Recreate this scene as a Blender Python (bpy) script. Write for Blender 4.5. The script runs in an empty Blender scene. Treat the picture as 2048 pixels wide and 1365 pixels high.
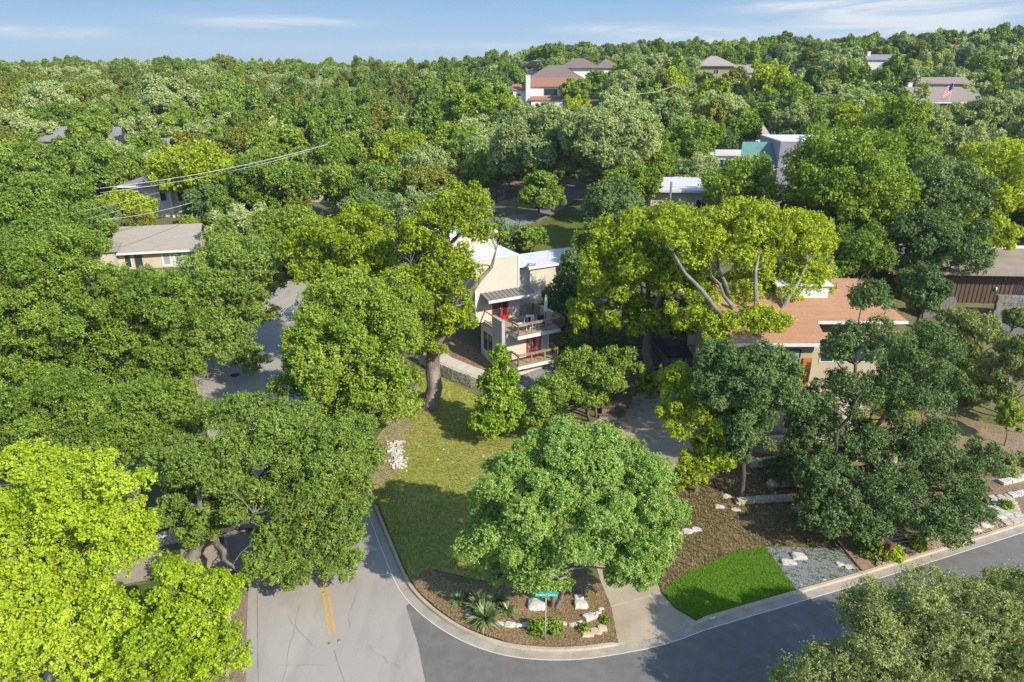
import bpy, math, random
import numpy as np
from mathutils import Vector, Matrix
from mathutils.geometry import delaunay_2d_cdt

# ------------------------------------------------------------------ camera
sc = bpy.context.scene
COL = sc.collection
FPX, CAMH, PITCH = 1384.0, 25.0, math.radians(21.4)
SP, CP = math.sin(PITCH), math.cos(PITCH)
cam_d = bpy.data.cameras.new('camera'); cam = bpy.data.objects.new('camera', cam_d); COL.objects.link(cam)
cam.location = (0, 0, CAMH); cam.rotation_euler = (math.pi/2 - PITCH, 0, 0)
cam_d.sensor_width = 36.0; cam_d.lens = 36.0*FPX/2048; cam_d.clip_start = .5; cam_d.clip_end = 6000
sc.camera = cam
sc.render.resolution_x, sc.render.resolution_y = 1024, 682

# ------------------------------------------------------------------ world and sun
SUN_AZ = math.atan2(0.74, -0.67)          # clockwise from +Y
SUN_EL = math.radians(35)
w = bpy.data.worlds.new('World'); sc.world = w; w.use_nodes = True
nt = w.node_tree; N, L = nt.nodes, nt.links
N.clear()
out = N.new('ShaderNodeOutputWorld'); bg = N.new('ShaderNodeBackground')
sky = N.new('ShaderNodeTexSky'); sky.sky_type = 'NISHITA'; sky.sun_disc = False
sky.sun_elevation = SUN_EL; sky.sun_rotation = SUN_AZ; sky.altitude = 200
sky.air_density = 1.0; sky.dust_density = .35; sky.ozone_density = 2.2
tc = N.new('ShaderNodeTexCoord'); sep = N.new('ShaderNodeSeparateXYZ'); L.new(tc.outputs['Generated'], sep.inputs[0])
def M(op, a, b=None, c=None):
    n = N.new('ShaderNodeMath'); n.operation = op
    for i, v in enumerate((a, b, c)):
        if v is None: continue
        if isinstance(v, (int, float)): n.inputs[i].default_value = v
        else: L.new(v, n.inputs[i])
    return n.outputs[0]
zc = M('MAXIMUM', sep.outputs[2], .0)
hyp = M('SQRT', M('ADD', M('MULTIPLY', sep.outputs[0], sep.outputs[0]), M('MULTIPLY', sep.outputs[1], sep.outputs[1])))
az = M('ARCTAN2', sep.outputs[0], sep.outputs[1]); el = M('ARCTAN2', sep.outputs[2], hyp)
# clear blue band above the horizon, the physical sky higher up
hr = N.new('ShaderNodeValToRGB'); L.new(el, hr.inputs[0])
hr.color_ramp.elements[0].position = 0.0; hr.color_ramp.elements[0].color = (.56, .75, .91, 1)
hr.color_ramp.elements[1].position = .10; hr.color_ramp.elements[1].color = (.27, .50, .83, 1)
hs = N.new('ShaderNodeVectorMath'); hs.operation = 'SCALE'; L.new(hr.outputs[0], hs.inputs[0]); hs.inputs['Scale'].default_value = 3.5
fm = N.new('ShaderNodeMapRange'); fm.interpolation_type = 'SMOOTHSTEP'; L.new(el, fm.inputs[0]); fm.inputs[1].default_value = .12; fm.inputs[2].default_value = .45
m0 = N.new('ShaderNodeMix'); m0.data_type = 'RGBA'; L.new(fm.outputs[0], m0.inputs[0]); L.new(hs.outputs[0], m0.inputs[6]); L.new(sky.outputs[0], m0.inputs[7])
cmb = N.new('ShaderNodeCombineXYZ'); L.new(M('MULTIPLY', az, 5.5), cmb.inputs[0]); L.new(M('MULTIPLY', M('ADD', el, M('MULTIPLY', az, -.03)), 42.), cmb.inputs[1])
nz = N.new('ShaderNodeTexNoise'); nz.inputs['Scale'].default_value = .9; nz.inputs['Detail'].default_value = 10; nz.inputs['Roughness'].default_value = .6; nz.inputs['Distortion'].default_value = .9
L.new(cmb.outputs[0], nz.inputs['Vector'])
tot = None      # banks of thin cirrus: azimuth, elevation, half widths, strength
for (a0, e0, sa, se, st) in [(-.31, .055, .085, .006, 1.2), (-.62, .04, .13, .006, .8), (.15, .05, .08, .006, .9), (.24, .041, .10, .008, .9), (.40, .073, .09, .006, 1.), (.50, .056, .14, .018, 1.25), (.33, .03, .15, .01, .8), (-.05, .03, .3, .005, .3), (.0, .3, 3., .15, .5)]:
    da, de_ = M('DIVIDE', M('SUBTRACT', az, a0), sa), M('DIVIDE', M('SUBTRACT', el, e0), se)
    g_ = M('MULTIPLY', M('POWER', 2.718, M('MULTIPLY', M('ADD', M('MULTIPLY', da, da), M('MULTIPLY', de_, de_)), -1.)), st)
    tot = g_ if tot is None else M('ADD', tot, g_)
nn_ = N.new('ShaderNodeMapRange'); L.new(nz.outputs['Fac'], nn_.inputs[0]); nn_.inputs[1].default_value = .33; nn_.inputs[2].default_value = .6
cm = M('MINIMUM', M('MULTIPLY', M('MULTIPLY', tot, nn_.outputs[0]), 1.1), .85)
mix = N.new('ShaderNodeMix'); mix.data_type = 'RGBA'; L.new(cm, mix.inputs[0]); L.new(m0.outputs[2], mix.inputs[6]); mix.inputs[7].default_value = (3.1, 3.25, 3.45, 1)
L.new(mix.outputs[2], bg.inputs[0]); bg.inputs[1].default_value = .15
L.new(bg.outputs[0], out.inputs[0])
sd = bpy.data.lights.new('sun', 'SUN'); sd.energy = 3.3; sd.angle = math.radians(.5); sd.color = (1, .915, .765)
so = bpy.data.objects.new('sun', sd); COL.objects.link(so)
sdir = Vector((math.sin(SUN_AZ)*math.cos(SUN_EL), math.cos(SUN_AZ)*math.cos(SUN_EL), math.sin(SUN_EL)))
so.rotation_euler = sdir.to_track_quat('Z', 'Y').to_euler()
sc.view_settings.view_transform = 'Standard'; sc.view_settings.look = 'None'
sc.view_settings.exposure = .84; sc.view_settings.gamma = 1
sc.cycles.max_bounces = 5; sc.cycles.transparent_max_bounces = 6; sc.cycles.transmission_bounces = 3
sc.cycles.diffuse_bounces = 3; sc.cycles.glossy_bounces = 2
sc.cycles.caustics_reflective = False; sc.cycles.caustics_refractive = False

# ------------------------------------------------------------------ terrain
def sst(t): t = min(1, max(0, t)); return t*t*(3-2*t)
YC = [0, 50, 60, 72, 90, 130, 160, 205, 245, 290, 340, 420, 700, 5000]; ZC = [0, 0, 2.3, 5.4, 7.8, 8.6, 10.4, 14.5, 19, 23.5, 24.5, 22, 16, 10]
YL = [0, 95, 163, 250, 350, 450, 800, 5000];  ZL = [0, 0, 5, 11.5, 19.6, 18.5, 12, 8]
def terr(x, y):
    yy = math.hypot(x*.55, y) if y > 100 else y
    zr, zl = float(np.interp(yy, YC, ZC)), float(np.interp(yy, YL, ZL))
    wd = 14 + .22*max(0, y-80)
    s = sst((x + 16 + .1*max(0, y-80))/wd)
    z = zl*(1-s) + zr*s
    if y > 150 and x > 60: z += min(6, (x-60)*.035)*sst((y-150)/80)
    d = (-(x-8.9)*.371 + (y-25.9)*.929)          # distance behind the kerb of the side street
    z += 1.3*sst((d-3)/11)*sst((x-9)/6)
    return z
def ray(px, py):
    v = (py-682.5)/FPX
    return np.array([(px-1024)/FPX, CP - v*SP, -(SP + v*CP)])
def onplane(px, py, z=0.0):
    d = ray(px, py); t = (z-CAMH)/d[2]; return (d[0]*t, d[1]*t, z)
def onterr(px, py, h=0.0, t0=14):
    d = ray(px, py); t = t0; pt = t
    while t < 900:
        if CAMH + d[2]*t < terr(d[0]*t, d[1]*t) + h: break
        pt = t; t *= 1.01
    a, b = pt, t
    for _ in range(14):
        m = (a+b)/2
        if CAMH + d[2]*m < terr(d[0]*m, d[1]*m) + h: b = m
        else: a = m
    return (d[0]*a, d[1]*a, terr(d[0]*a, d[1]*a) + h)
def aty(px, py, y):
    d = ray(px, py); t = y/d[1]; return (d[0]*t, y, CAMH + d[2]*t), t
def proj(x, y, z):
    Z = y*CP + (CAMH-z)*SP
    return 1024+FPX*x/Z, 682.5+FPX*((CAMH-z)*CP - y*SP)/Z, Z

# ------------------------------------------------------------------ materials
def newmat(name):
    m = bpy.data.materials.new(name); m.use_nodes = True
    n = m.node_tree.nodes; l = m.node_tree.links; return m, n, l, n['Principled BSDF']
def rampset(r, cols):
    while len(r.elements) > 1: r.elements.remove(r.elements[-1])
    for i, c in enumerate(cols):
        p, cc = (c if isinstance(c[1], (tuple, list)) else (i/(max(1, len(cols)-1)), c))
        e = r.elements[0] if i == 0 else r.elements.new(p)
        e.position = p; e.color = (*cc, 1)
def mat(name, cols, scale=1., rough=.85, bump=0., detail=6, stretch=(1, 1, 1), cols2=None, scale2=20., mixf=.35, spec=.3, metal=0., obj=False):
    m, n, l, b = newmat(name)
    if isinstance(cols[0], (int, float)): cols = [tuple(c*.86 for c in cols), tuple(min(1, c*1.14) for c in cols)]
    if obj: co = n.new('ShaderNodeTexCoord').outputs['Object']
    else: co = n.new('ShaderNodeNewGeometry').outputs['Position']
    mpn = n.new('ShaderNodeMapping'); mpn.inputs['Scale'].default_value = stretch; l.new(co, mpn.inputs[0])
    t = n.new('ShaderNodeTexNoise'); t.inputs['Scale'].default_value = scale; t.inputs['Detail'].default_value = detail; t.inputs['Roughness'].default_value = .62
    l.new(mpn.outputs[0], t.inputs['Vector'])
    r = n.new('ShaderNodeValToRGB'); k = len(cols)
    rampset(r.color_ramp, [(.3+.4*i/(k-1), c) for i, c in enumerate(cols)]); l.new(t.outputs['Fac'], r.inputs[0])
    c = r.outputs[0]
    t2 = n.new('ShaderNodeTexNoise'); t2.inputs['Scale'].default_value = scale2; t2.inputs['Detail'].default_value = 4; l.new(mpn.outputs[0], t2.inputs['Vector'])
    if cols2:
        r2 = n.new('ShaderNodeValToRGB'); k = len(cols2)
        rampset(r2.color_ramp, [(.35+.3*i/(k-1), q) for i, q in enumerate(cols2)]); l.new(t2.outputs['Fac'], r2.inputs[0])
        mx = n.new('ShaderNodeMix'); mx.data_type = 'RGBA'; mx.inputs[0].default_value = mixf; l.new(c, mx.inputs[6]); l.new(r2.outputs[0], mx.inputs[7]); c = mx.outputs[2]
    l.new(c, b.inputs['Base Color']); b.inputs['Roughness'].default_value = rough; b.inputs['Specular IOR Level'].default_value = spec; b.inputs['Metallic'].default_value = metal
    if bump:
        bp = n.new('ShaderNodeBump'); bp.inputs['Strength'].default_value = bump; bp.inputs['Distance'].default_value = .06
        l.new(t2.outputs['Fac'], bp.inputs['Height']); l.new(bp.outputs[0], b.inputs['Normal'])
    return m
def leafmat(name, cols, tr=.3, rough=.55, hue=.03):
    m, n, l, b = newmat(name)
    at = n.new('ShaderNodeAttribute'); at.attribute_name = 'tint'
    oi = n.new('ShaderNodeObjectInfo')
    ad = n.new('ShaderNodeMath'); ad.operation = 'MULTIPLY_ADD'; l.new(oi.outputs['Random'], ad.inputs[0]); ad.inputs[1].default_value = .3; l.new(at.outputs['Fac'], ad.inputs[2])
    sb = n.new('ShaderNodeMath'); sb.operation = 'SUBTRACT'; l.new(ad.outputs[0], sb.inputs[0]); sb.inputs[1].default_value = .15
    r = n.new('ShaderNodeValToRGB'); rampset(r.color_ramp, cols); l.new(sb.outputs[0], r.inputs[0])
    l.new(r.outputs[0], b.inputs['Base Color']); b.inputs['Roughness'].default_value = rough; b.inputs['Specular IOR Level'].default_value = .25
    t = n.new('ShaderNodeBsdfTranslucent'); g = n.new('ShaderNodeMix'); g.data_type = 'RGBA'; g.blend_type = 'MULTIPLY'; g.inputs[0].default_value = 1
    l.new(r.outputs[0], g.inputs[6]); g.inputs[7].default_value = (1.35, 1.25, .45, 1); l.new(g.outputs[2], t.inputs[0])
    ms = n.new('ShaderNodeMixShader'); ms.inputs[0].default_value = tr; l.new(b.outputs[0], ms.inputs[1]); l.new(t.outputs[0], ms.inputs[2])
    l.new(ms.outputs[0], n['Material Output'].inputs[0])
    return m
LEAF = {
 'pecan':   leafmat('leaf_pecan', [(0.185, 0.275, 0.016), (0.371, 0.479, 0.029), (0.600, 0.672, 0.068)], .3),
 'lemon':   leafmat('leaf_lemon', [(.20, .32, .012), (.41, .56, .03), (.60, .70, .08)], .34),
 'lime':    leafmat('leaf_lime', [(0.123, 0.220, 0.020), (0.269, 0.390, 0.041), (0.459, 0.559, 0.092)], .28),
 'elm':     leafmat('leaf_elm', [(0.095, 0.166, 0.021), (0.224, 0.341, 0.044), (0.414, 0.538, 0.099)], .26),
 'oak':     leafmat('leaf_oak', [(0.094, 0.164, 0.026), (0.220, 0.333, 0.053), (0.418, 0.532, 0.123)], .25),
 'darkoak': leafmat('leaf_dark_oak', [(0.060, 0.124, 0.039), (0.159, 0.256, 0.072), (0.327, 0.427, 0.151)], .2),
 'gray':    leafmat('leaf_gray_oak', [(0.202, 0.273, 0.093), (0.403, 0.495, 0.187), (0.585, 0.665, 0.299)], .26),
 'olive':   leafmat('leaf_olive', [(0.130, 0.180, 0.046), (0.292, 0.362, 0.102), (0.540, 0.585, 0.224)], .22),
 'cedar':   leafmat('leaf_cedar', [(0.108, 0.128, 0.019), (0.227, 0.262, 0.034), (0.367, 0.374, 0.067)], .14),
 'privet':  leafmat('leaf_privet', [(0.097, 0.198, 0.031), (0.241, 0.405, 0.070), (0.444, 0.594, 0.158)], .24, .4),
 'magnolia':leafmat('leaf_magnolia', [(0.089, 0.204, 0.018), (0.228, 0.387, 0.035), (0.494, 0.591, 0.062)], .22, .3),
 'dry':     leafmat('leaf_dry', [(.22, .16, .06), (.34, .26, .10), (.44, .36, .15)], .2),
 'yucca':   leafmat('leaf_yucca', [(.10, .17, .06), (.20, .29, .11), (.42, .46, .22)], .1, .4),
 'blade':   leafmat('leaf_blade', [(.22, .28, .03), (.36, .40, .07), (.52, .47, .16)], .2),
 'sod':     leafmat('leaf_sod', [(.12, .26, .02), (.22, .42, .03), (.36, .56, .08)], .35),
}
BARK = mat('bark_brown', [(.06, .045, .035), (.20, .155, .12)], 2., .95, .8, stretch=(1, 1, .25), scale2=9)
BARKM = mat('bark_furrowed', [(.09, .07, .055), (.24, .19, .155), (.38, .32, .27)], 3., .95, 1., stretch=(1, 1, .2), scale2=14)
BARKG = mat('bark_gray', [(.13, .11, .095), (.38, .34, .30)], 2., .95, .8, stretch=(1, 1, .25), scale2=9)
DEAD = mat('dead_wood', [(.25, .22, .19), (.42, .38, .34)], 2., .95)

# ------------------------------------------------------------------ object helpers
def tag(o, label=None, cat=None, group=None, kind=None):
    if label: o['label'] = label
    if cat: o['category'] = cat
    if group: o['group'] = group
    if kind: o['kind'] = kind
    return o
def link(name, me, parent=None, m=None, loc=None):
    o = bpy.data.objects.new(name, me); COL.objects.link(o)
    if parent is not None: o.parent = parent
    if m is not None:
        for q in (m if isinstance(m, (list, tuple)) else [m]): me.materials.append(q)
    if loc is not None: o.location = loc
    return o
def empty(name, loc=(0, 0, 0), rz=0., label=None, cat=None, group=None):
    o = bpy.data.objects.new(name, None); COL.objects.link(o); o.location = loc; o.rotation_euler = (0, 0, rz)
    o.empty_display_size = .3
    return tag(o, label, cat, group)
def arrmesh(name, V, F, mi=None, tint=None, smooth=False):
    me = bpy.data.meshes.new(name); n = len(F)
    me.vertices.add(len(V)); me.vertices.foreach_set('co', np.ascontiguousarray(V, dtype=np.float32).ravel())
    me.loops.add(4*n); me.loops.foreach_set('vertex_index', np.ascontiguousarray(F, dtype=np.int32).ravel())
    me.polygons.add(n); me.polygons.foreach_set('loop_start', np.arange(0, 4*n, 4, dtype=np.int32))
    if mi is not None: me.polygons.foreach_set('material_index', np.ascontiguousarray(mi, dtype=np.int32))
    if smooth: me.polygons.foreach_set('use_smooth', np.ones(n, dtype=bool))
    if tint is not None:
        a = me.attributes.new('tint', 'FLOAT', 'FACE'); a.data.foreach_set('value', np.ascontiguousarray(tint, dtype=np.float32))
    me.update(calc_edges=True)
    return me
class MB:
    def __init__(s): s.v = []; s.f = []; s.sm = []
    def poly(s, pts, smooth=False):
        b = len(s.v); s.v += [tuple(p) for p in pts]; s.f.append(list(range(b, b+len(pts)))); s.sm.append(smooth)
    def mesh(s, V, F, smooth=False):
        b = len(s.v); s.v += [tuple(p) for p in V]; s.f += [[i+b for i in f] for f in F]; s.sm += [smooth]*len(F)
    def hexa(s, P):      # 8 points: bottom 4 (ccw), top 4
        s.mesh(P, [(3, 2, 1, 0), (4, 5, 6, 7), (0, 1, 5, 4), (1, 2, 6, 5), (2, 3, 7, 6), (3, 0, 4, 7)])
    def box(s, x0, x1, y0, y1, z0, z1):
        s.hexa([(x0, y0, z0), (x1, y0, z0), (x1, y1, z0), (x0, y1, z0), (x0, y0, z1), (x1, y0, z1), (x1, y1, z1), (x0, y1, z1)])
    def cbox(s, c, d, rz=0., tilt=0., jit=0., rng=None):
        Mx = Matrix.Rotation(rz, 3, 'Z') @ Matrix.Rotation(tilt, 3, 'X')
        P = []
        for (a, b, e) in ((-1, -1, -1), (1, -1, -1), (1, 1, -1), (-1, 1, -1), (-1, -1, 1), (1, -1, 1), (1, 1, 1), (-1, 1, 1)):
            q = Vector((a*d[0]/2, b*d[1]/2, e*d[2]/2))
            if jit: q += Vector([rng.uniform(-jit, jit) for _ in range(3)])
            P.append(tuple(Mx @ q + Vector(c)))
        s.hexa(P)
    def bar(s, a, b, w, h=None):
        a, b = Vector(a), Vector(b); h = h or w; d = (b-a).normalized()
        u = d.cross(Vector((0, 0, 1))); u = u.normalized() if u.length > 1e-3 else Vector((1, 0, 0)); v = u.cross(d).normalized()
        P = []
        for q in (a, b):
            for i, j in ((-1, -1), (1, -1), (1, 1), (-1, 1)): P.append(tuple(q + u*i*w/2 + v*j*h/2))
        s.mesh(P, [(3, 2, 1, 0), (4, 5, 6, 7), (0, 1, 5, 4), (1, 2, 6, 5), (2, 3, 7, 6), (3, 0, 4, 7)])
    def tube(s, pts, r, n=8, caps=True):
        V, F = tubearr(pts, r, n); s.mesh(V, F, True)
        if caps:
            b = len(s.v) - len(V); s.f.append([b+i for i in range(n)][::-1]); s.sm.append(False)
            e = len(s.v)-n; s.f.append([e+i for i in range(n)]); s.sm.append(False)
    def lathe(s, prof, n=16, c=(0, 0, 0)):
        V = []; F = []
        for r, z in prof:
            for k in range(n): V.append((c[0]+r*math.cos(2*math.pi*k/n), c[1]+r*math.sin(2*math.pi*k/n), c[2]+z))
        for i in range(len(prof)-1):
            for k in range(n): F.append((i*n+k, i*n+(k+1) % n, (i+1)*n+(k+1) % n, (i+1)*n+k))
        s.mesh(V, F, True)
    def build(s, name, m, parent=None, loc=None):
        me = bpy.data.meshes.new(name); me.from_pydata(s.v, [], s.f)
        if any(s.sm): me.polygons.foreach_set('use_smooth', s.sm)
        me.update()
        return link(name, me, parent, m, loc)
def tubearr(pts, r, n=6):
    pts = [np.asarray(p, float) for p in pts]; k = len(pts)
    if isinstance(r, (int, float)): r = [r]*k
    V = []
    for i, p in enumerate(pts):
        d = pts[min(i+1, k-1)] - pts[max(i-1, 0)]; d = d/(np.linalg.norm(d)+1e-9)
        a = np.array([1., 0, 0]) if abs(d[0]) < .8 else np.array([0, 1., 0])
        u = np.cross(d, a); u /= np.linalg.norm(u); v = np.cross(d, u)
        for j in range(n):
            t = 2*math.pi*j/n; V.append(p + r[i]*(u*math.cos(t)+v*math.sin(t)))
    F = [(i*n+j, i*n+(j+1) % n, (i+1)*n+(j+1) % n, (i+1)*n+j) for i in range(k-1) for j in range(n)]
    return np.array(V), F
def densify(pts, step, closed=True):
    o = []; k = len(pts)
    for i in range(k if closed else k-1):
        a, b = pts[i], pts[(i+1) % k]; n = max(1, int(math.dist(a[:2], b[:2])/step))
        for j in range(n): o.append((a[0]+(b[0]-a[0])*j/n, a[1]+(b[1]-a[1])*j/n))
    if not closed: o.append(tuple(pts[-1][:2]))
    return o
def inside(x, y, poly):
    c = False; j = len(poly)-1
    for i in range(len(poly)):
        xi, yi, xj, yj = poly[i][0], poly[i][1], poly[j][0], poly[j][1]
        if (yi > y) != (yj > y) and x < (xj-xi)*(y-yi)/(yj-yi)+xi: c = not c
        j = i
    return c
def patch(name, pts, lift, m, step=1.5, label=None, cat=None, kind='structure', edge=0.0, bumpy=0., seed=0):
    """a ground sheet filling a world-space outline, following the terrain"""
    rng = random.Random(seed)
    bd = densify(pts, step)
    if edge: bd = [(x+rng.uniform(-edge, edge), y+rng.uniform(-edge, edge)) for x, y in bd]
    xs, ys = [p[0] for p in bd], [p[1] for p in bd]
    V = [Vector(p) for p in bd]; n = len(V); E = [(i, (i+1) % n) for i in range(n)]
    x = min(xs)
    while x < max(xs):
        y = min(ys)
        while y < max(ys):
            if inside(x, y, bd): V.append(Vector((x+rng.uniform(-.2, .2)*step, y+rng.uniform(-.2, .2)*step)))
            y += step
        x += step
    v, e, f, *_ = delaunay_2d_cdt(V, E, [], 1, 1e-4)
    me = bpy.data.meshes.new(name)
    me.from_pydata([(p[0], p[1], terr(p[0], p[1])+lift+rng.uniform(0, bumpy)) for p in v], [], f)
    me.polygons.foreach_set('use_smooth', [True]*len(f)); me.update()
    o = link(name, me, None, m); tag(o, label, cat, None, kind)
    if o.data.polygons and o.data.polygons[0].normal.z < 0: me.flip_normals()
    return o
def G(*pp): return [onplane(a, b)[:2] for a, b in pp]
def GT(*pp): return [onterr(a, b)[:2] for a, b in pp]

# ------------------------------------------------------------------ trees
def norm(a): return a/(np.linalg.norm(a, axis=-1, keepdims=True)+1e-9)
def crown_arrays(rng, lobes, leaf, dens, clump=.2, style='round', asp=.55, droop=.0, gap=.0, sub=0, shoot=1.75):
    """leaf quads of a crown made of ellipsoid lobes; clumps of leaves near the surface of each lobe"""
    P, Nn, T, S, cents = [], [], [], [], []
    if sub:
        L2 = []
        for c, r in lobes:
            c, r = np.array(c, float), np.array(r, float)
            L2.append((c, r*.52)); a0 = rng.uniform(0, 6.28)
            for i in range(sub):
                ph_ = a0 + 2.4*i; zz_ = 1-1.45*(i+.5)/sub; q_ = math.sqrt(max(0, 1-zz_*zz_)); d_ = np.array([math.cos(ph_)*q_, math.sin(ph_)*q_, zz_]); k_ = rng.uniform(.2, .46)
                L2.append((c + d_*r*(1-k_*.62)*rng.uniform(.82, 1.22), r*np.array([k_, k_, k_*1.0])))
        lobes = L2
    rmx = max((l[1][0]*l[1][1]*l[1][2])**(1/3) for l in lobes)
    for li, (c, r) in enumerate(lobes):
        c = np.array(c, float); r = np.array(r, float); rm = (r[0]*r[1]*r[2])**(1/3)
        cr = clump*rm if not sub else clump*rm*(1.75 if rm < rmx*.6 else 1.0)
        area = 4*math.pi*((((r[0]*r[1])**1.6+(r[0]*r[2])**1.6+(r[1]*r[2])**1.6)/3)**(1/1.6))
        nc = max(6, int(area/(cr*cr*2.0)*(1-gap)))
        d = norm(rng.normal(size=(nc*2, 3)))
        low = -.7 if style != 'column' else -.9
        d = d[d[:, 2] > low][:nc]
        rad = np.where(rng.random(len(d)) < .84, rng.uniform(.78, 1.0, len(d)), rng.uniform(.35, .8, len(d)))
        tl = rng.normal(0, .07)
        # lumpy outline: big lobes sticking out and dents
        ph = rng.uniform(0, 6.28, 3)
        lump = 1 + .10*np.sin(3.1*d[:, 0]*2+ph[0]) + .09*np.sin(4.3*d[:, 1]*2+ph[1]) + .08*np.sin(3.7*d[:, 2]*2+ph[2])
        cc = c + d*r*(rad*lump)[:, None]
        keep = np.ones(len(cc), bool)
        for lj, (c2, r2) in enumerate(lobes):
            if lj != li: keep &= ~((np.linalg.norm((cc-np.array(c2))/np.array(r2), axis=1) < .72) & (rng.random(len(cc)) < .8))
        cc, d = cc[keep], d[keep]
        if not len(cc): continue
        q = cr*rng.uniform(.5, 1.4, len(cc)); cn = (dens*4*math.pi*q*q*.55/(leaf*leaf*asp)).astype(int)+3
        ix = np.repeat(np.arange(len(cc)), cn); n = len(ix); o = d[ix]; Q = q[ix][:, None]
        dd = norm(rng.normal(size=(n, 3)) + o*.55 + np.array([0, 0, .25])); rr = rng.random(n)**.45
        sq = np.array([1.05, 1.05, .9]) if style != 'column' else np.array([.8, .8, 1.3])
        p = cc[ix] + dd*rr[:, None]*Q*sq
        # shoots: part of the leaves sit on a few twigs poking out of the clump
        ns = 3; sd_ = norm(rng.normal(size=(len(cc), ns, 3))*.7 + d[:, None]*.9 + np.array([0, 0, .55]))
        isx = (rng.random(n) < .3); w_ = sd_[ix, rng.integers(0, ns, n)]; tt = rng.uniform(.5, shoot, n)[:, None]
        p = np.where(isx[:, None], cc[ix] + w_*Q*tt + rng.normal(size=(n, 3))*Q*.13, p)
        p[:, 2] -= droop*q[ix]*rng.random(n)**2*1.5
        P.append(p); S.append(leaf*rng.uniform(.65, 1.3, n))
        Nn.append(norm(dd*.5 + o*.35 + np.array([0, 0, .35]) + rng.normal(size=(n, 3))*.62))
        t0 = np.clip(rng.normal(.45, .15, len(cc)), .1, .9)
        T.append(tl + t0[ix] + (rr-.6)*.22 + np.where(isx, .08, 0) + rng.normal(0, .14, n))
        cents.append(cc)
    P, Nn, T, S = np.concatenate(P), np.concatenate(Nn), np.concatenate(T), np.concatenate(S)
    n = len(P)
    t = norm(np.cross(Nn, rng.normal(size=(n, 3)))); b = np.cross(Nn, t); s = S[:, None]/2
    V = np.empty((n, 4, 3))
    V[:, 0] = P - t*s; V[:, 1] = P + b*s*asp*1.15 + Nn*s*.2; V[:, 2] = P + t*s; V[:, 3] = P - b*s*asp*1.15 + Nn*s*.2
    return V.reshape(-1, 3), np.arange(4*n).reshape(n, 4), np.clip(T, 0, 1), np.concatenate(cents)
def curve(a, b, rng, sag=.12, k=5, up=.25):
    a, b = np.asarray(a, float), np.asarray(b, float); L_ = np.linalg.norm(b-a)
    m = (a+b)/2 + np.array([0, 0, up*L_*.5]) + rng.normal(size=3)*L_*sag
    ts = np.linspace(0, 1, k)
    pts = [(1-t)**2*a + 2*t*(1-t)*m + t*t*b for t in ts]
    return [p + (rng.normal(size=3)*L_*.018 if 0 < i < k-1 else 0) for i, p in enumerate(pts)]
def wood_arrays(rng, lobes, cents, tr, base=(0, 0, 0), fork=.3, limbs=7, twigs=90, stems=1, lean=None, sides=8):
    VV, FF = [], []; off = 0
    def add(pts, r, n):
        nonlocal off
        V, F = tubearr(pts, r, n); VV.append(V); FF.append(np.array(F)+off); off += len(V)
    cc = np.mean([l[0] for l in lobes], axis=0); zb = min(l[0][2]-l[1][2] for l in lobes); zt = max(l[0][2]+l[1][2] for l in lobes)
    base = np.array(base, float)
    fz = base[2] + max(.8, (zb-base[2])*.9 + (zt-zb)*.12)
    forks = []
    for s in range(stems):
        a = 6.28*s/max(1, stems)+rng.uniform(0, 1); o = np.array([math.cos(a), math.sin(a), 0])*(0 if stems == 1 else tr*1.3)
        f = base + (cc-base)*np.array([fork, fork, 0]) + np.array([0, 0, fz-base[2]]) + o*3
        pts = curve(base+o-np.array([0, 0, .3]), f, rng, .04, 6, 0)
        r0 = tr/(stems**.5)
        add(pts, [r0*1.45, r0*1.08, r0, r0*.93, r0*.88, r0*.8], sides+2)
        forks.append((f, r0))
    # main limbs
    tg = [cents[rng.integers(len(cents))]]
    for _ in range(limbs-1):
        dm = np.min([np.linalg.norm(cents-t, axis=1) for t in tg], axis=0); tg.append(cents[int(np.argmax(dm))])
    nodes = []
    for i, t in enumerate(tg):
        f, r0 = forks[i % stems]
        e = f + (t-f)*.86
        pts = curve(f, e, rng, .09, 7, .12); rr = [r0*.62*(1-j/6)**.8+r0*.09 for j in range(7)]
        add(pts, rr, sides); nodes += [(p, q) for p, q in zip(pts[1:], rr[1:])]
    NP = np.array([p for p, _ in nodes])
    idx = rng.permutation(len(cents))[:twigs]
    for i in idx:
        c = cents[i]; dd = np.linalg.norm(NP-c, axis=1) + np.maximum(0, NP[:, 2]-c[2])*1.5
        j = int(np.argmin(dd)); r = nodes[j][1]*.5
        add(curve(NP[j], c + (c-NP[j])*.12, rng, .1, 4, .1), [r, r*.75, r*.5, r*.22], 4)
    return np.concatenate(VV), np.concatenate(FF)
STYLE = {  # clump size, density, gap, aspect, droop, leaf factor, bark
 'pecan': (0.150, .66, .2, .5, .25, 1.15, BARKG), 'lemon': (0.132, .72, .12, .6, .2, 1.2, BARKG), 'lime': (0.167, .75, .05, .6, .1, 1.0, BARK),
 'elm': (0.141, .72, .05, .6, .3, .9, BARK), 'oak': (0.123, .75, .06, .55, .1, .85, BARKG), 'darkoak': (0.132, .75, .08, .55, .1, .85, BARK),
 'gray': (0.114, .7, .05, .55, .1, .85, BARKG), 'olive': (0.106, .6, .2, .34, -.3, .95, BARKG), 'cedar': (0.150, .8, .05, .5, -.2, .9, BARKG),
 'privet': (0.132, .9, .0, .55, .2, .85, BARKG), 'magnolia': (0.176, .62, .1, .5, .0, 1.25, BARK), 'dry': (0.176, .4, .3, .5, 0, .9, DEAD), 'yucca': (0.176, .5, 0, .2, 0, 1, BARK)}
LABELS = set()
NLEAF = 0
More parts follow.
